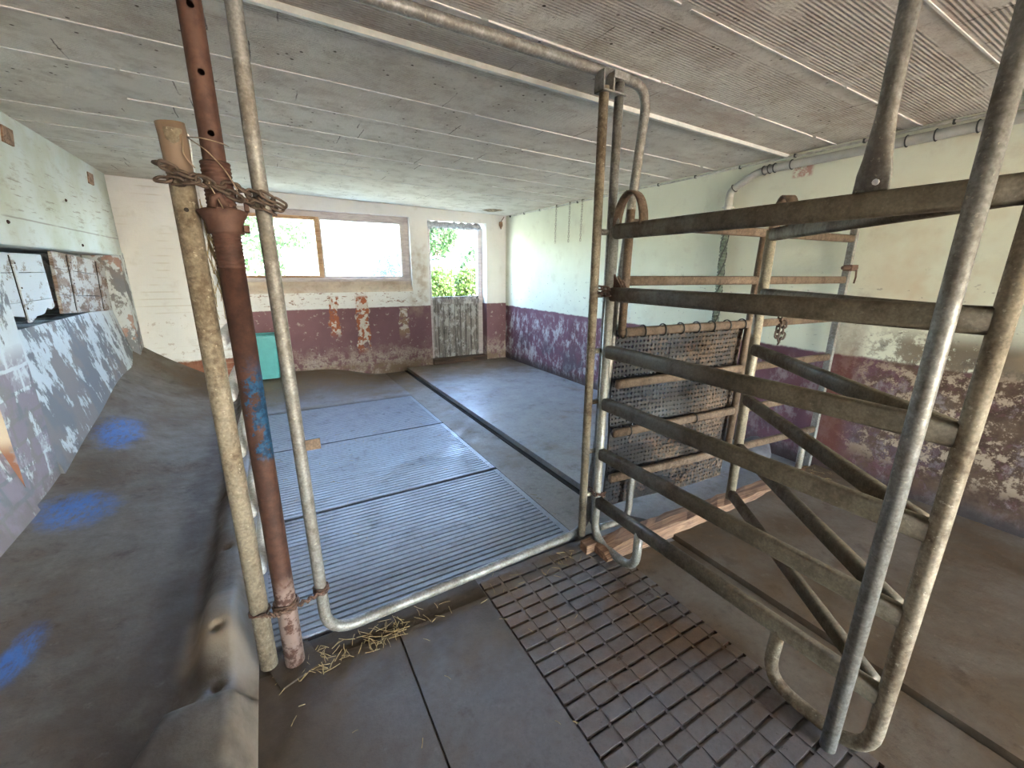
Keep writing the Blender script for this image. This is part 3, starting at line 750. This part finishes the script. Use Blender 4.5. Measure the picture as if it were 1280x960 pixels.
# G4: along the timber to the right wall
Z4 = [1.722,1.457,1.20,.925,.648,.375]
G4, L4 = panel('barred gate across the back of the right stall, tied with a black rubber mat', (1.535,1.575), (3.43,1.42), Z4, ('galv_brown','galv_brown','galv_brown'), rr=(.018,.024), arch=False)
bm = B(); tube(bm, [(.02,0,1.785),(.018,0,1.19)], (.020,.022), 12); obj('front_post', bm, 'galv_brown', G4, True)
bm = B(); tube(bm, [(1.005,0,1.70),(.965,0,.36)], (.020,.022), 12); obj('middle_post', bm, 'galv_brown', G4, True)
bm = B(); tube(bm, fillet([(.17,0,.375),(.17,0,.075),(-.03,0,.075)], .09, 7), .020, 12, ref=(0,1,0)); obj('leg', bm, 'galv', G4, True)
bm = B(); tube(bm, [(L4-.10,0,.375),(L4-.10,0,.052)], (.022,.022), 12); obj('leg', bm, 'galv_dirty', G4, True)
bm = B(); box(bm, (L4-.012,-.022,.05),(L4+.018,.022,1.80),.004); obj('wall_post', bm, 'galv', G4)
# latch on its wall end
lt = thing('gate_latch', 'rusty sliding bolt latch on the wall post of the mat covered gate', 'latch', (3.40,1.39,1.535))
bm = B(); tube(bm, [(-.10,0,0),(.055,-.012,0)], .013, 10); obj('bolt', bm, 'wire', lt, True)
bm = B(); box(bm, (-.035,-.025,-.02),(.05,.028,.02),.003); obj('keeper', bm, 'wire', lt)
bm = B(); tube(bm, [(.02,-.03,-.015),(.025,-.032,-.06),(.02,-.03,-.10)], .006, 8); obj('hanging_pin', bm, 'wire', lt, True)

# ------------------------------------------------------------------ rubber mat with round holes
mt = thing('rubber_mat', 'black perforated rubber mat crusted with dung hung on the back gate', 'mat', (1.54,1.62,0), math.atan2(-.155,1.895))
bm = B(); PX = .0268; NX, NZ = 37, 39; zt = 1.205; hr = .0068
vg = {}
def vv(x, z):
    k = (round(x,5), round(z,5))
    if k not in vg: vg[k] = bm.verts.new((x, .010*math.sin(x*7)+.006*math.sin(z*9), z))
    return vg[k]
for i in range(NX):
    for j in range(NZ):
        x0 = .02+i*PX; z1 = zt-j*PX; xm = x0+PX/2; zm = z1-PX/2; h = PX/2
        out = [vv(xm+a*h, zm+b*h) for a,b in ((1,0),(1,1),(0,1),(-1,1),(-1,0),(-1,-1),(0,-1),(1,-1))]
        r = hr*(random.uniform(.95,1.45) if i < 15 and j < 22 else random.uniform(.5,1.05))
        inn = [bm.verts.new((xm+r*math.cos(a), .010*math.sin(xm*7)+.006*math.sin(zm*9), zm+r*math.sin(a))) for a in [PI/4*k for k in range(8)]]
        for k in range(8): bm.faces.new((out[k], out[(k+1)%8], inn[(k+1)%8], inn[k]))
mo = obj('mat_sheet', bm, 'rubber', mt); md = mo.modifiers.new('thickness', 'SOLIDIFY'); md.thickness = .012
for s, z in [(x,1.20) for x in (.03,.16,.30,.43,.55,.67,.80,.93)] + [(.12,.648),(.62,.648)]:
    bm = B(); tube(bm, [(s+.004*math.sin(a), -.040+.034*math.sin(a), z+.031*math.cos(a)) for a in [2*PI*k/14 for k in range(14)]], .0038, 6, closed=True)
    obj('tie', bm, 'black', mt, True)

# ------------------------------------------------------------------ chains
def link_mesh(L, w, r):
    bm = B(); pts = []
    for k in range(16):
        a = 2*PI*k/16; cx = math.cos(a); pts.append(((L/2-w/2)*(1 if cx > 0 else -1)*min(1,abs(cx)*3) + w/2*cx, w/2*math.sin(a), 0))
    tube(bm, pts, r, 6, closed=True, ref=(0,0,1))
    bmesh.ops.recalc_face_normals(bm, faces=bm.faces)
    me = bpy.data.meshes.new('chain_link'); bm.to_mesh(me); bm.free()
    for p in me.polygons: p.use_smooth = True
    return me
def polyline(pts, step):
    pts = [V(p) for p in pts]; out = []; carry = 0
    for a,b in zip(pts, pts[1:]):
        d = (b-a).length; t = carry
        while t < d: out.append((a.lerp(b, t/d), (b-a).normalized())); t += step
        carry = t-d
    return out
def chain(root, pts, L=.045, w=.024, r=.0042, mat='chain'):
    me = link_mesh(L, w, r); me.materials.append(M[mat])
    base = V(root.location)
    for i,(p,d) in enumerate(polyline(pts, L-2.2*r)):
        o = bpy.data.objects.new('chain_link', me); link(o, root)
        o.rotation_mode = 'QUATERNION'
        o.rotation_quaternion = d.to_track_quat('X','Z') @ Quaternion((1,0,0), PI/2*(i%2)+random.uniform(-.3,.3)+.5)
        o.location = p-base
ch = thing('tie_chain', 'rusty doubled chain tying the three left tubes together near their tops', 'chain', (-.165,1.545,1.76))
chain(ch, [(-.205,1.56,1.775),(-.19,1.535,1.765),(-.12,1.525,1.735),(-.03,1.53,1.725),(.0,1.565,1.715),(.065,1.60,1.69),(.05,1.635,1.69)])
chain(ch, [(-.205,1.56,1.735),(-.165,1.535,1.73),(-.11,1.522,1.735),(-.04,1.522,1.70),(.02,1.575,1.685),(.055,1.585,1.665)])
chain(ch, [(.07,1.59,1.70),(.03,1.575,1.72),(-.03,1.60,1.715)])
for i,(px, y) in enumerate(((0,4.845),(1,4.555),(2,4.31))):
    cc = thing('hanging_chain', ('thin chain hanging high on the right wall, farthest of three', 'thin chain hanging high on the right wall, middle of three', 'thin chain hanging high on the right wall, nearest the gate uprights')[i], 'chain', (XR-.03,y,2.34), 0, 'thin chains on the right wall')
    chain(cc, [(XR-.03,y,2.325),(XR-.028,y+.01,1.86)], .034, .016, .0028, 'chain_pale')
    bm = B(); tube(bm, [(.03,0,-.005),(-.004,0,0),(-.004,0,-.02)], .004, 6); obj('hook', bm, 'chain', cc, True)
c3 = thing('chain_loop', 'short rusty chain loop hanging off the rail beside the black mat', 'chain', (2.80,1.45,1.18))
chain(c3, [(2.78,1.455,1.235),(2.775,1.455,1.12),(2.80,1.45,1.07),(2.83,1.45,1.12),(2.825,1.45,1.19)], .05, .03, .006)
c4 = thing('tie_chain', 'dark rusty chain wrapping the right uprights to the open gate post', 'chain', (1.44,1.56,1.40))
chain(c4, [(1.40,1.59,1.425),(1.425,1.555,1.42),(1.465,1.535,1.425),(1.50,1.55,1.43),(1.505,1.585,1.43),(1.47,1.61,1.42)], .04, .022, .0045, 'wire')
chain(c4, [(1.40,1.59,1.40),(1.43,1.545,1.395),(1.475,1.525,1.40),(1.51,1.54,1.39),(1.525,1.53,1.36)], .04, .022, .0045, 'wire')
chain(c4, [(1.475,1.53,1.46),(1.495,1.525,1.43),(1.515,1.51,1.40)], .04, .024, .006, 'wire')
c5 = thing('tie_chain', 'dark wire and chain knot low on the open gate post by its bottom rail', 'chain', (1.44,1.55,.30))
chain(c5, [(1.43,1.60,.33),(1.425,1.55,.325),(1.46,1.53,.32),(1.49,1.55,.31),(1.49,1.585,.30),(1.455,1.60,.31)], .035, .02, .0045, 'wire')
chain(c5, [(1.485,1.56,.30),(1.50,1.57,.25),(1.53,1.575,.22)], .03, .018, .004, 'wire')

# ------------------------------------------------------------------ rusty prop
pp = thing('steel_prop', 'rusty telescopic steel prop with blue paint patch between the two left tubes', 'prop', (-.08,1.56,0))
bm = B(); box(bm, (-.085,-.085,.001),(.075,.065,.009),.002)
for v in bm.verts: v.co = Matrix.Rotation(.35,3,'Z') @ v.co
obj('base_plate', bm, 'floor_dirt', pp)
bm = B(); prof = [(.035,.008)] + [(.035,.3),(.035,.9),(.035,1.50)]
z = 1.50
while z < 1.785: prof += [(.0355,z),(.0375,z+.004),(.0375,z+.006),(.0352,z+.009)]; z += .0105
prof.append((.035,1.79)); lathe(bm, prof, n=24); obj('outer_tube', bm, 'rust', pp, True)
bm = B()   # inner tube with round pin holes
n = 88; holes = [1.86,2.005,2.155,2.305]; HR = .0085; RI = .0285; zs = {1.78, 2.412}
for hz in holes: zs |= {round(hz-.016+.002*k, 4) for k in range(17)}
zs = sorted(zs); rg = [[bm.verts.new((RI*math.cos(2*PI*k/n-2.0), RI*math.sin(2*PI*k/n-2.0), z)) for k in range(n)] for z in zs]
def hdist(ang, z):
    dth = math.atan2(math.sin(ang+1.45), math.cos(ang+1.45))*RI
    return min((math.hypot(dth, z-hz), dth, hz) for hz in holes)
for a,(r0,r1) in enumerate(zip(rg,rg[1:])):
    for k in range(n):
        if hdist(2*PI*(k+.5)/n-2.0, (zs[a]+zs[a+1])/2)[0] >= HR: bm.faces.new((r0[k],r0[(k+1)%n],r1[(k+1)%n],r1[k]))
for e in [e for e in bm.edges if e.is_boundary]:
    for v in e.verts:
        if 1.79 < v.co.z < 2.40:
            d_, dth, hz = hdist(math.atan2(v.co.y, v.co.x), v.co.z)
            if d_ > 1e-5:
                q = HR/d_; ang = -1.45 + dth*q/RI; v.co = V((RI*math.cos(ang), RI*math.sin(ang), hz+(v.co.z-hz)*q))
bmesh.ops.delete(bm, geom=[v for v in bm.verts if not v.link_faces], context='VERTS')
io = obj('inner_tube', bm, 'rust_plain', pp, True)
bm = B(); lathe(bm, [(.036,1.60),(.047,1.60),(.047,1.612),(.048,1.63),(.055,1.650),(.057,1.662),(.048,1.668),(.036,1.668)], n=20)
for v in bm.verts:
    a = math.atan2(v.co.y, v.co.x); 
    if v.co.z > 1.64 and math.hypot(v.co.x,v.co.y) > .055: v.co.x *= 1+.14*math.cos(2*a); v.co.y *= 1+.10*math.cos(2*a)
nut = obj('collar_nut', bm, 'rust_plain', pp, True)
bm = B(); tube(bm, [(-.02,-.045,1.668),(-.015,-.048,1.69),(.0,-.045,1.70),(.012,-.045,1.668)], .010, 8); obj('handle', bm, 'rust_plain', nut, True)
bm = B(); box(bm, (.055,-.02,1.665),(.068,.02,1.70),.003); obj('handle', bm, 'rust_plain', nut)
bm = B(); box(bm, (.045,-.03,1.605),(.062,.03,1.625),.003); obj('lug', bm, 'rust_plain', nut)

# ------------------------------------------------------------------ left feed gate
lg = thing('feed_gate', 'tan dusted feed gate with white rails seen end on left of the rusty prop', 'gate', (-.168,1.585,0))
bm = B(); tube(bm, [(0,0,.012),(0,0,1.868)], .0305, 18); et = obj('end_tube', bm, 'galv_tan', lg, True)
bm = B(); tube(bm, [(0,0,1.755),(0,0,1.80),(0,0,1.85),(-.003,0,1.885)], [(.0325,.0325),(.0325,.0325),(.034,.029),(.034,.026)], 18, ref=(0,1,0)); sl = obj('sleeve', bm, 'tape', lg, True); sl['label'] = 'brown wrapped top'
bm = B(); box(bm, (.016,.030,1.45),(.034,.042,1.87),.003); obj('upright_strip', bm, 'white_rail', lg)
for z in (1.468,1.275,1.095,.895,.660,.42):
    bm = B(); tube(bm, [(.022,.02,z),(.026,.35,z),(.035,.62,z),(.040,.70,z),(.042,.735,z),(.043,.745,z)], [.0215,.0215,.021,.018,.010,.003], 12); obj('rail', bm, 'white_rail', lg, True)
bm = B(); tube(bm, [(.058,.72,.02),(.058,.72,1.62)], .020, 12); obj('rear_tube', bm, 'white_rail', lg, True)
bm = B(); lathe(bm, [(.006,0),(.006,.003)], n=8)
for v in bm.verts: v.co = V((.003+v.co.x, -.031-v.co.z, 1.66+v.co.y))
obj('rivet_hole', bm, 'dark', et)

# lower wire tie
wt = thing('wire_tie', 'rusty twisted wire binding the feet of the three left tubes', 'wire', (-.08,1.58,.27))
def coil(c, r, z, turns, dz, rad=.0035):
    bm = B(); N = int(turns*14)
    tube(bm, [(c[0]+r*math.cos(2*PI*k/14), c[1]+r*math.sin(2*PI*k/14), z+dz*k/N+.004*math.sin(k*2.1)) for k in range(N+1)], rad, 6)
    for v in bm.verts: v.co -= V(wt.location)
    obj('wire_coil', bm, 'wire', wt, True)
coil((-.08,1.56), .040, .262, 4, .035); coil((-.08,1.56), .043, .272, 2, .012, .0045)
coil((.045,1.605), .0275, .245, 4, .03); coil((-.168,1.585), .0345, .265, 2, .008)
for k, (a,b) in enumerate((((-.08,1.52,.285),(.045,1.58,.262)),((-.06,1.53,.27),(.06,1.59,.252)),((-.168,1.55,.272),(-.09,1.52,.28)),((-.16,1.552,.266),(-.10,1.52,.268)))):
    bm = B(); a,b = V(a),V(b); pts = [a.lerp(b,t/16)+V((0,.005*math.cos(t*1.9+k*PI),.006*math.sin(t*1.9+k*PI))) for t in range(17)]
    tube(bm, [p-V(wt.location) for p in pts], .0042, 6); obj('wire_strand', bm, 'wire', wt, True)
# thin twine from the sleeve to the prop
tw = thing('twine', 'loose thin wire from the brown sleeve around the rusty prop', 'wire', (-.14,1.55,1.84))
bm = B()
for pts in ([(-.135,1.565,1.85),(-.10,1.53,1.845),(-.05,1.525,1.835),(-.04,1.55,1.835)], [(-.135,1.565,1.85),(-.09,1.515,1.81),(-.055,1.512,1.765),(-.035,1.52,1.72),(-.032,1.53,1.69)], [(-.145,1.56,1.85),(-.15,1.545,1.80),(-.128,1.55,1.77)], [(-.10,1.517,1.73),(-.085,1.51,1.69),(-.075,1.51,1.665)]):
    pts = fillet(pts, .02, 4); tube(bm, [p-V(tw.location) for p in pts], .0016, 5)
obj('strand', bm, plain('dull wire', (.30,.22,.15), .6, .3), tw, True)
def straw(name, label, n, fn, lmin=.03, lmax=.09):
    bm = B()
    for _ in range(n):
        p, d = fn(); L = random.uniform(lmin,lmax); d = V(d).normalized(); k = V((random.uniform(-.2,.2),random.uniform(-.2,.2),random.uniform(0,.1)))*L
        tube(bm, [V(p)-d*L/2, V(p)+k*.4, V(p)+d*L/2], random.uniform(.0009,.0017), 4)
    return tag(obj(name, bm, 'straw'), label, 'straw', kind='stuff')
R_ = random.uniform
def rnd2(): a = R_(0,2*PI); return (math.cos(a), math.sin(a), R_(-.05,.05))
straw('straw_wisp', 'tuft of straw caught beside the prop collar', 34, lambda: ((R_(-.145,-.118),R_(1.60,1.66),R_(1.42,1.64)), (R_(-.2,.35),R_(-.3,.3),-1)), .08, .2)
straw('loose_straw', 'loose straw stalks gathered along the foot of the gate frame', 150, lambda: ((R_(-.16,.35) if random.random()<.75 else R_(.3,1.4), R_(1.50,1.60)-(.06*random.random()), .006), rnd2()), .02, .07)
straw('straw_litter', 'thin scatter of straw stalks over the concrete and slats', 90, lambda: ((R_(-.1,1.45), R_(.3,4.2), .004), rnd2()), .015, .05)
straw('straw_bits', 'straw bits at the end of the floor timber by the right wall', 60, lambda: ((R_(3.1,3.44), R_(1.2,1.42), R_(.076,.085)), rnd2()), .02, .07)

# ------------------------------------------------------------------ pipes and strips
bm = B(); y = 1.965
vs = box(bm, (-1.29,y-.010,0),(XR,y+.010,1))
for v in vs: v.co.z = CEIL(v.co.x) - (.022 if v.co.z < .5 else .0)
cs = tag(obj('ceiling_strip', bm, 'ceil_strip'), 'pale straight metal strip running across the ceiling in front of the gate frame', 'rail')
cp = thing('conduit_pipe', 'grey conduit pipe along the top of the right wall bending down', 'pipe', (XR-.045,0,0))
bm = B(); tube(bm, fillet([(0,-2.4,2.275),(0,.75,2.272),(0,1.5,2.262),(.0,2.15,2.262),(0,2.36,2.15),(0,2.365,2.08)], .35, 10), .028, 14); obj('pipe', bm, 'pipe', cp, True)
pth = fillet([(0,-2.4,2.275),(0,.75,2.272),(0,1.5,2.262),(.0,2.15,2.262),(0,2.36,2.15),(0,2.365,2.08)], .35, 10)
for y in (.95,1.12,1.25,1.90,2.02,2.06,2.10,2.33):
    for a,b in zip(pth, pth[1:]):
        if a.y <= y < b.y:
            c = a.lerp(b, (y-a.y)/(b.y-a.y)); d = (b-a).normalized(); u = V((1,0,0)); w = d.cross(u)
            bm = B(); tube(bm, [c+u*.031*math.cos(q)+w*.031*math.sin(q) for q in [2*PI*k/14 for k in range(14)]], .004, 5, closed=True); obj('band', bm, 'black', cp, True); break
hs = thing('ribbed_hose', 'green grey ribbed hose hanging down the right wall below the conduit bend', 'hose', (XR-.045,2.365,2.08))
bm = B(); prof = []; z = -1.15
while z < -.12: prof += [(.022,z),(.030,z+.008),(.030,z+.016),(.022,z+.024)]; z += .028
lathe(bm, prof, n=12)
for v in bm.verts: v.co.y += .02*(v.co.z)
obj('hose', bm, 'hose', hs)
bm = B(); lathe(bm, [(.030,-.13),(.030,.02)], n=14); box(bm, (-.034,-.034,-.06),(.034,.034,-.05)); box(bm, (-.036,-.05,-.125),(.03,.05,-.115)); obj('coupling', bm, 'pipe', hs, True)
for a in range(3):
    bm = B(); tube(bm, [(.028*math.cos(a*2.1+z*14+1), .02*z+.028*math.sin(a*2.1+z*14+1)-.002, z) for z in [-.13-.05*k for k in range(21)]], .005, 5); obj('wire_wrap', bm, 'black', hs, True)
cb = thing('wall_cable', 'pale cable clipped along the edge of ceiling and right wall', 'cable', (XR-.015,0,2.325))
bm = B(); tube(bm, [(0,-2.4+.3*i,.004*math.sin(i*1.7)) for i in range(29)], .008, 8); obj('cable', bm, 'cable', cb, True)
for i in range(16):
    bm = B(); box(bm, (-.010,-.2+.42*i,-.012),(.012,-.19+.42*i,.012)); obj('clip', bm, 'black', cb)
bm = B(); tube(bm, [(XR-.012,-2.4+.4*i,2.352-.0) for i in range(22)], .006, 6); tag(obj('dark_cable', bm, 'black', None, True), 'thin dark cable in the corner between ceiling and right wall', 'cable')
wh = thing('wall_hook', 'small rusty pointed hook block in the corner beside the doorway top', 'hook', (3.37,YB-.0,2.20))
bm = B(); lathe(bm, [(.006,-.06),(.035,.0),(.03,.05)], n=6)
for v in bm.verts: v.co.y -= .032
obj('block', bm, 'timber', wh)
bm = B(); tube(bm, [(0,-.03,.05),(.03,-.03,.09),(.06,-.03,.13)], .006, 6); obj('arm', bm, 'wire', wh)

# ------------------------------------------------------------------ tub and stone
tb = thing('plastic_tub', 'turquoise plastic tub standing against the window wall behind the left tubes', 'tub', (-.095,6.08,.158))
bm = B(); hw, hd, h, w_ = .155, .125, .56, .008
def ringr(x, y, z): 
    pts = fillet([(0,-y,z),(x,-y,z),(x,y,z),(-x,y,z),(-x,-y,z),(-.001,-y,z)], .05, 4); return [bm.verts.new(p) for p in pts]
rs = [ringr(hw-.03,hd-.03,0), ringr(hw-.004,hd-.004,h-.05), ringr(hw-.006,hd-.006,h), ringr(hw-.014,hd-.014,h), ringr(hw-.04,hd-.04,.012)]
for a,b in zip(rs, rs[1:]):
    for k in range(len(a)): bm.faces.new((a[k],a[(k+1)%len(a)],b[(k+1)%len(a)],b[k]))
bm.faces.new(rs[0]); bm.faces.new(rs[-1]); bmesh.ops.remove_doubles(bm, verts=bm.verts, dist=1e-5)
obj('body', bm, 'teal', tb)
bm = B(); pts = fillet([(0,-hd,h-.012),(hw,-hd,h-.012),(hw,hd,h-.012),(-hw,hd,h-.012),(-hw,-hd,h-.012),(-.001,-hd,h-.012)], .05, 4)
tube(bm, pts[:-1], (.006,.012), 8, ref=(0,0,1), closed=True); obj('rim', bm, 'teal', tb)
bm = B(); bmesh.ops.create_icosphere(bm, subdivisions=3, radius=.13)
for v in bm.verts:
    n_ = v.co.normalized(); k = 1+.10*math.sin(n_.x*4+1)*math.cos(n_.y*5)+.05*math.sin(n_.z*7+n_.x*5)
    v.co = V((v.co.x*1.15*k, v.co.y*.95*k, max(-.085, v.co.z*.86*k)))
st = obj('field_stone', bm, 'stone', None, True); st.location = (3.17,1.70,.137); tag(st, 'rounded grey stone on the floor behind the lower rails near the right wall', 'stone')

# ------------------------------------------------------------------ outside
def hill(x, y):
    r = max(0, y-6.5)
    return .55 + .045*r + .0016*r*r + .08*math.sin(x*.6)*min(1,r/6)
bm = hfield(40, 40, -25, 45, 6.56, 60, hill); struct('ground_meadow', bm, 'grass', smooth=True)
bm = B(); box(bm, (-22,-30,-.4),(22,-4.0,-.05)); struct('ground_yard', bm, 'yard')
def bush(name, label, cat, c, size, n, mat, leaf=.06, group=None, stem=True):
    t = thing(name, label, cat, c, 0, group)
    bm = B()
    for _ in range(n):
        a = R_(0,2*PI); u = R_(-1,1); rr = R_(.35,1)**.6
        p = V((size[0]*rr*math.sqrt(1-u*u)*math.cos(a), size[1]*rr*math.sqrt(1-u*u)*math.sin(a), size[2]*(.5+.5*u*rr)))
        d = V((R_(-1,1),R_(-1,1),R_(-.3,1))).normalized(); s = d.orthogonal().normalized(); s = (Quaternion(d, R_(0,6.3)) @ s)
        L = leaf*R_(.6,1.4); w = L*.36; nn = d.cross(s)*L*.12
        v = [bm.verts.new(q) for q in (p-d*L/2, p+s*w+nn, p+d*L/2, p-s*w+nn)]
        bm.faces.new(v[:3]); bm.faces.new((v[0],v[2],v[3]))
    obj('foliage', bm, mat, t, recalc=False)
    bm = B()
    for _ in range(7):
        a = R_(0,2*PI); tube(bm, [(0,0,-.15),(size[0]*.3*math.cos(a),size[1]*.3*math.sin(a),size[2]*.45),(size[0]*.6*math.cos(a),size[1]*.6*math.sin(a),size[2]*.85)], [.02,.012,.004] if size[2] < 2 else [.09,.05,.015], 6)
    obj('stems', bm, 'bark', t)
    return t
gz = hill
for i,(x,y,sx,sz,n,mat,lab) in enumerate((
    (2.93,8.2,.42,.95,1500,'leaf','bright green weed clump outside the half door, at its left jamb'),
    (3.82,8.35,.42,1.02,1500,'leaf','bright green weed clump outside the half door, at its right jamb'),
    (3.62,9.5,.65,.95,1200,'leaf','green weeds behind the two clumps outside the doorway'),
    (4.80,10.2,.60,1.5,1200,'leaf_dark','darker taller bush outside seen at the right edge of the doorway'))):
    bush('weed_clump', lab, 'bush', (x,y,gz(x,y)-.06), (sx,sx*.8,sz), n, mat, .085, 'weeds outside the doorway')
bush('shrub', 'low shrub outside behind the clouded right window pane', 'bush', (2.0,8.3,gz(2.0,8.3)), (.75,.5,1.22), 1300, 'leaf_dark', .09)
bush('sapling', 'leafy sapling outside close behind the left window pane', 'tree', (.6,10.0,gz(.6,10.0)), (.7,.6,1.75), 1300, 'leaf_tree', .10)
bush('tree', 'leafy tree outside at the left edge of the window', 'tree', (-.85,11.0,gz(-.85,11)), (1.3,1.0,3.4), 1900, 'leaf_tree', .14)
hs_ = thing('house', 'small pale house up the slope seen through the doorway', 'house', (13.5,31.0,gz(13.5,31)-.2), -.25)
bm = B(); box(bm, (-2.6,-2,0),(2.6,2,1.9)); obj('walls', bm, 'house', hs_)
bm = B(); pr_ = [(-2.4,1.85),(0,3.3),(2.4,1.85)]
lo = [bm.verts.new((-3,a,b)) for a,b in pr_]; hi = [bm.verts.new((3,a,b)) for a,b in pr_]
for i in range(3): bm.faces.new((lo[i],lo[(i+1)%3],hi[(i+1)%3],hi[i]))
bm.faces.new(lo); bm.faces.new(hi[::-1]); obj('roof', bm, 'roof', hs_)
for x in (-1.4,.9):
    bm = B(); box(bm, (x-.35,-2.03,.6),(x+.35,-1.98,1.4)); obj('window', bm, 'roof', hs_)
bush('tree', 'tree standing left of the small pale house up the slope', 'tree', (10.0,27.0,gz(10.0,27)), (1.3,1.2,3.2), 900, 'leaf_dark', .3)

# ------------------------------------------------------------------ light
wd = bpy.data.worlds.new('sky'); SC.world = wd; wd.use_nodes = True
nt = wd.node_tree; bg = nt.nodes['Background']
sk = nt.nodes.new('ShaderNodeTexSky'); sk.sky_type = 'NISHITA'; sk.sun_disc = False
sk.sun_elevation = math.radians(50); sk.sun_rotation = math.radians(150); sk.air_density = 1.0; sk.dust_density = .7; sk.ozone_density = 1.0
nt.links.new(sk.outputs[0], bg.inputs[0]); bg.inputs[1].default_value = 2.0
sd = bpy.data.lights.new('sun', 'SUN'); so = bpy.data.objects.new('sun', sd); link(so)
sd.energy = 17.0; sd.color = (1,.93,.82); sd.angle = math.radians(.6)
az, el = math.radians(155), math.radians(52)     # high, behind the viewer's right shoulder
dirv = V((math.sin(az)*math.cos(el), math.cos(az)*math.cos(el), math.sin(el)))
so.rotation_mode = 'QUATERNION'; so.rotation_quaternion = dirv.to_track_quat('Z','Y')
SC.cycles.use_denoising = True
SC.cycles.max_bounces = 10; SC.cycles.diffuse_bounces = 6; SC.cycles.transparent_max_bounces = 12
SC.cycles.sample_clamp_indirect = 6
vs_ = SC.view_settings; vs_.view_transform = 'Standard'; vs_.look = 'None'; vs_.gamma = 1; vs_.use_curve_mapping = False
vs_.exposure = 2.35
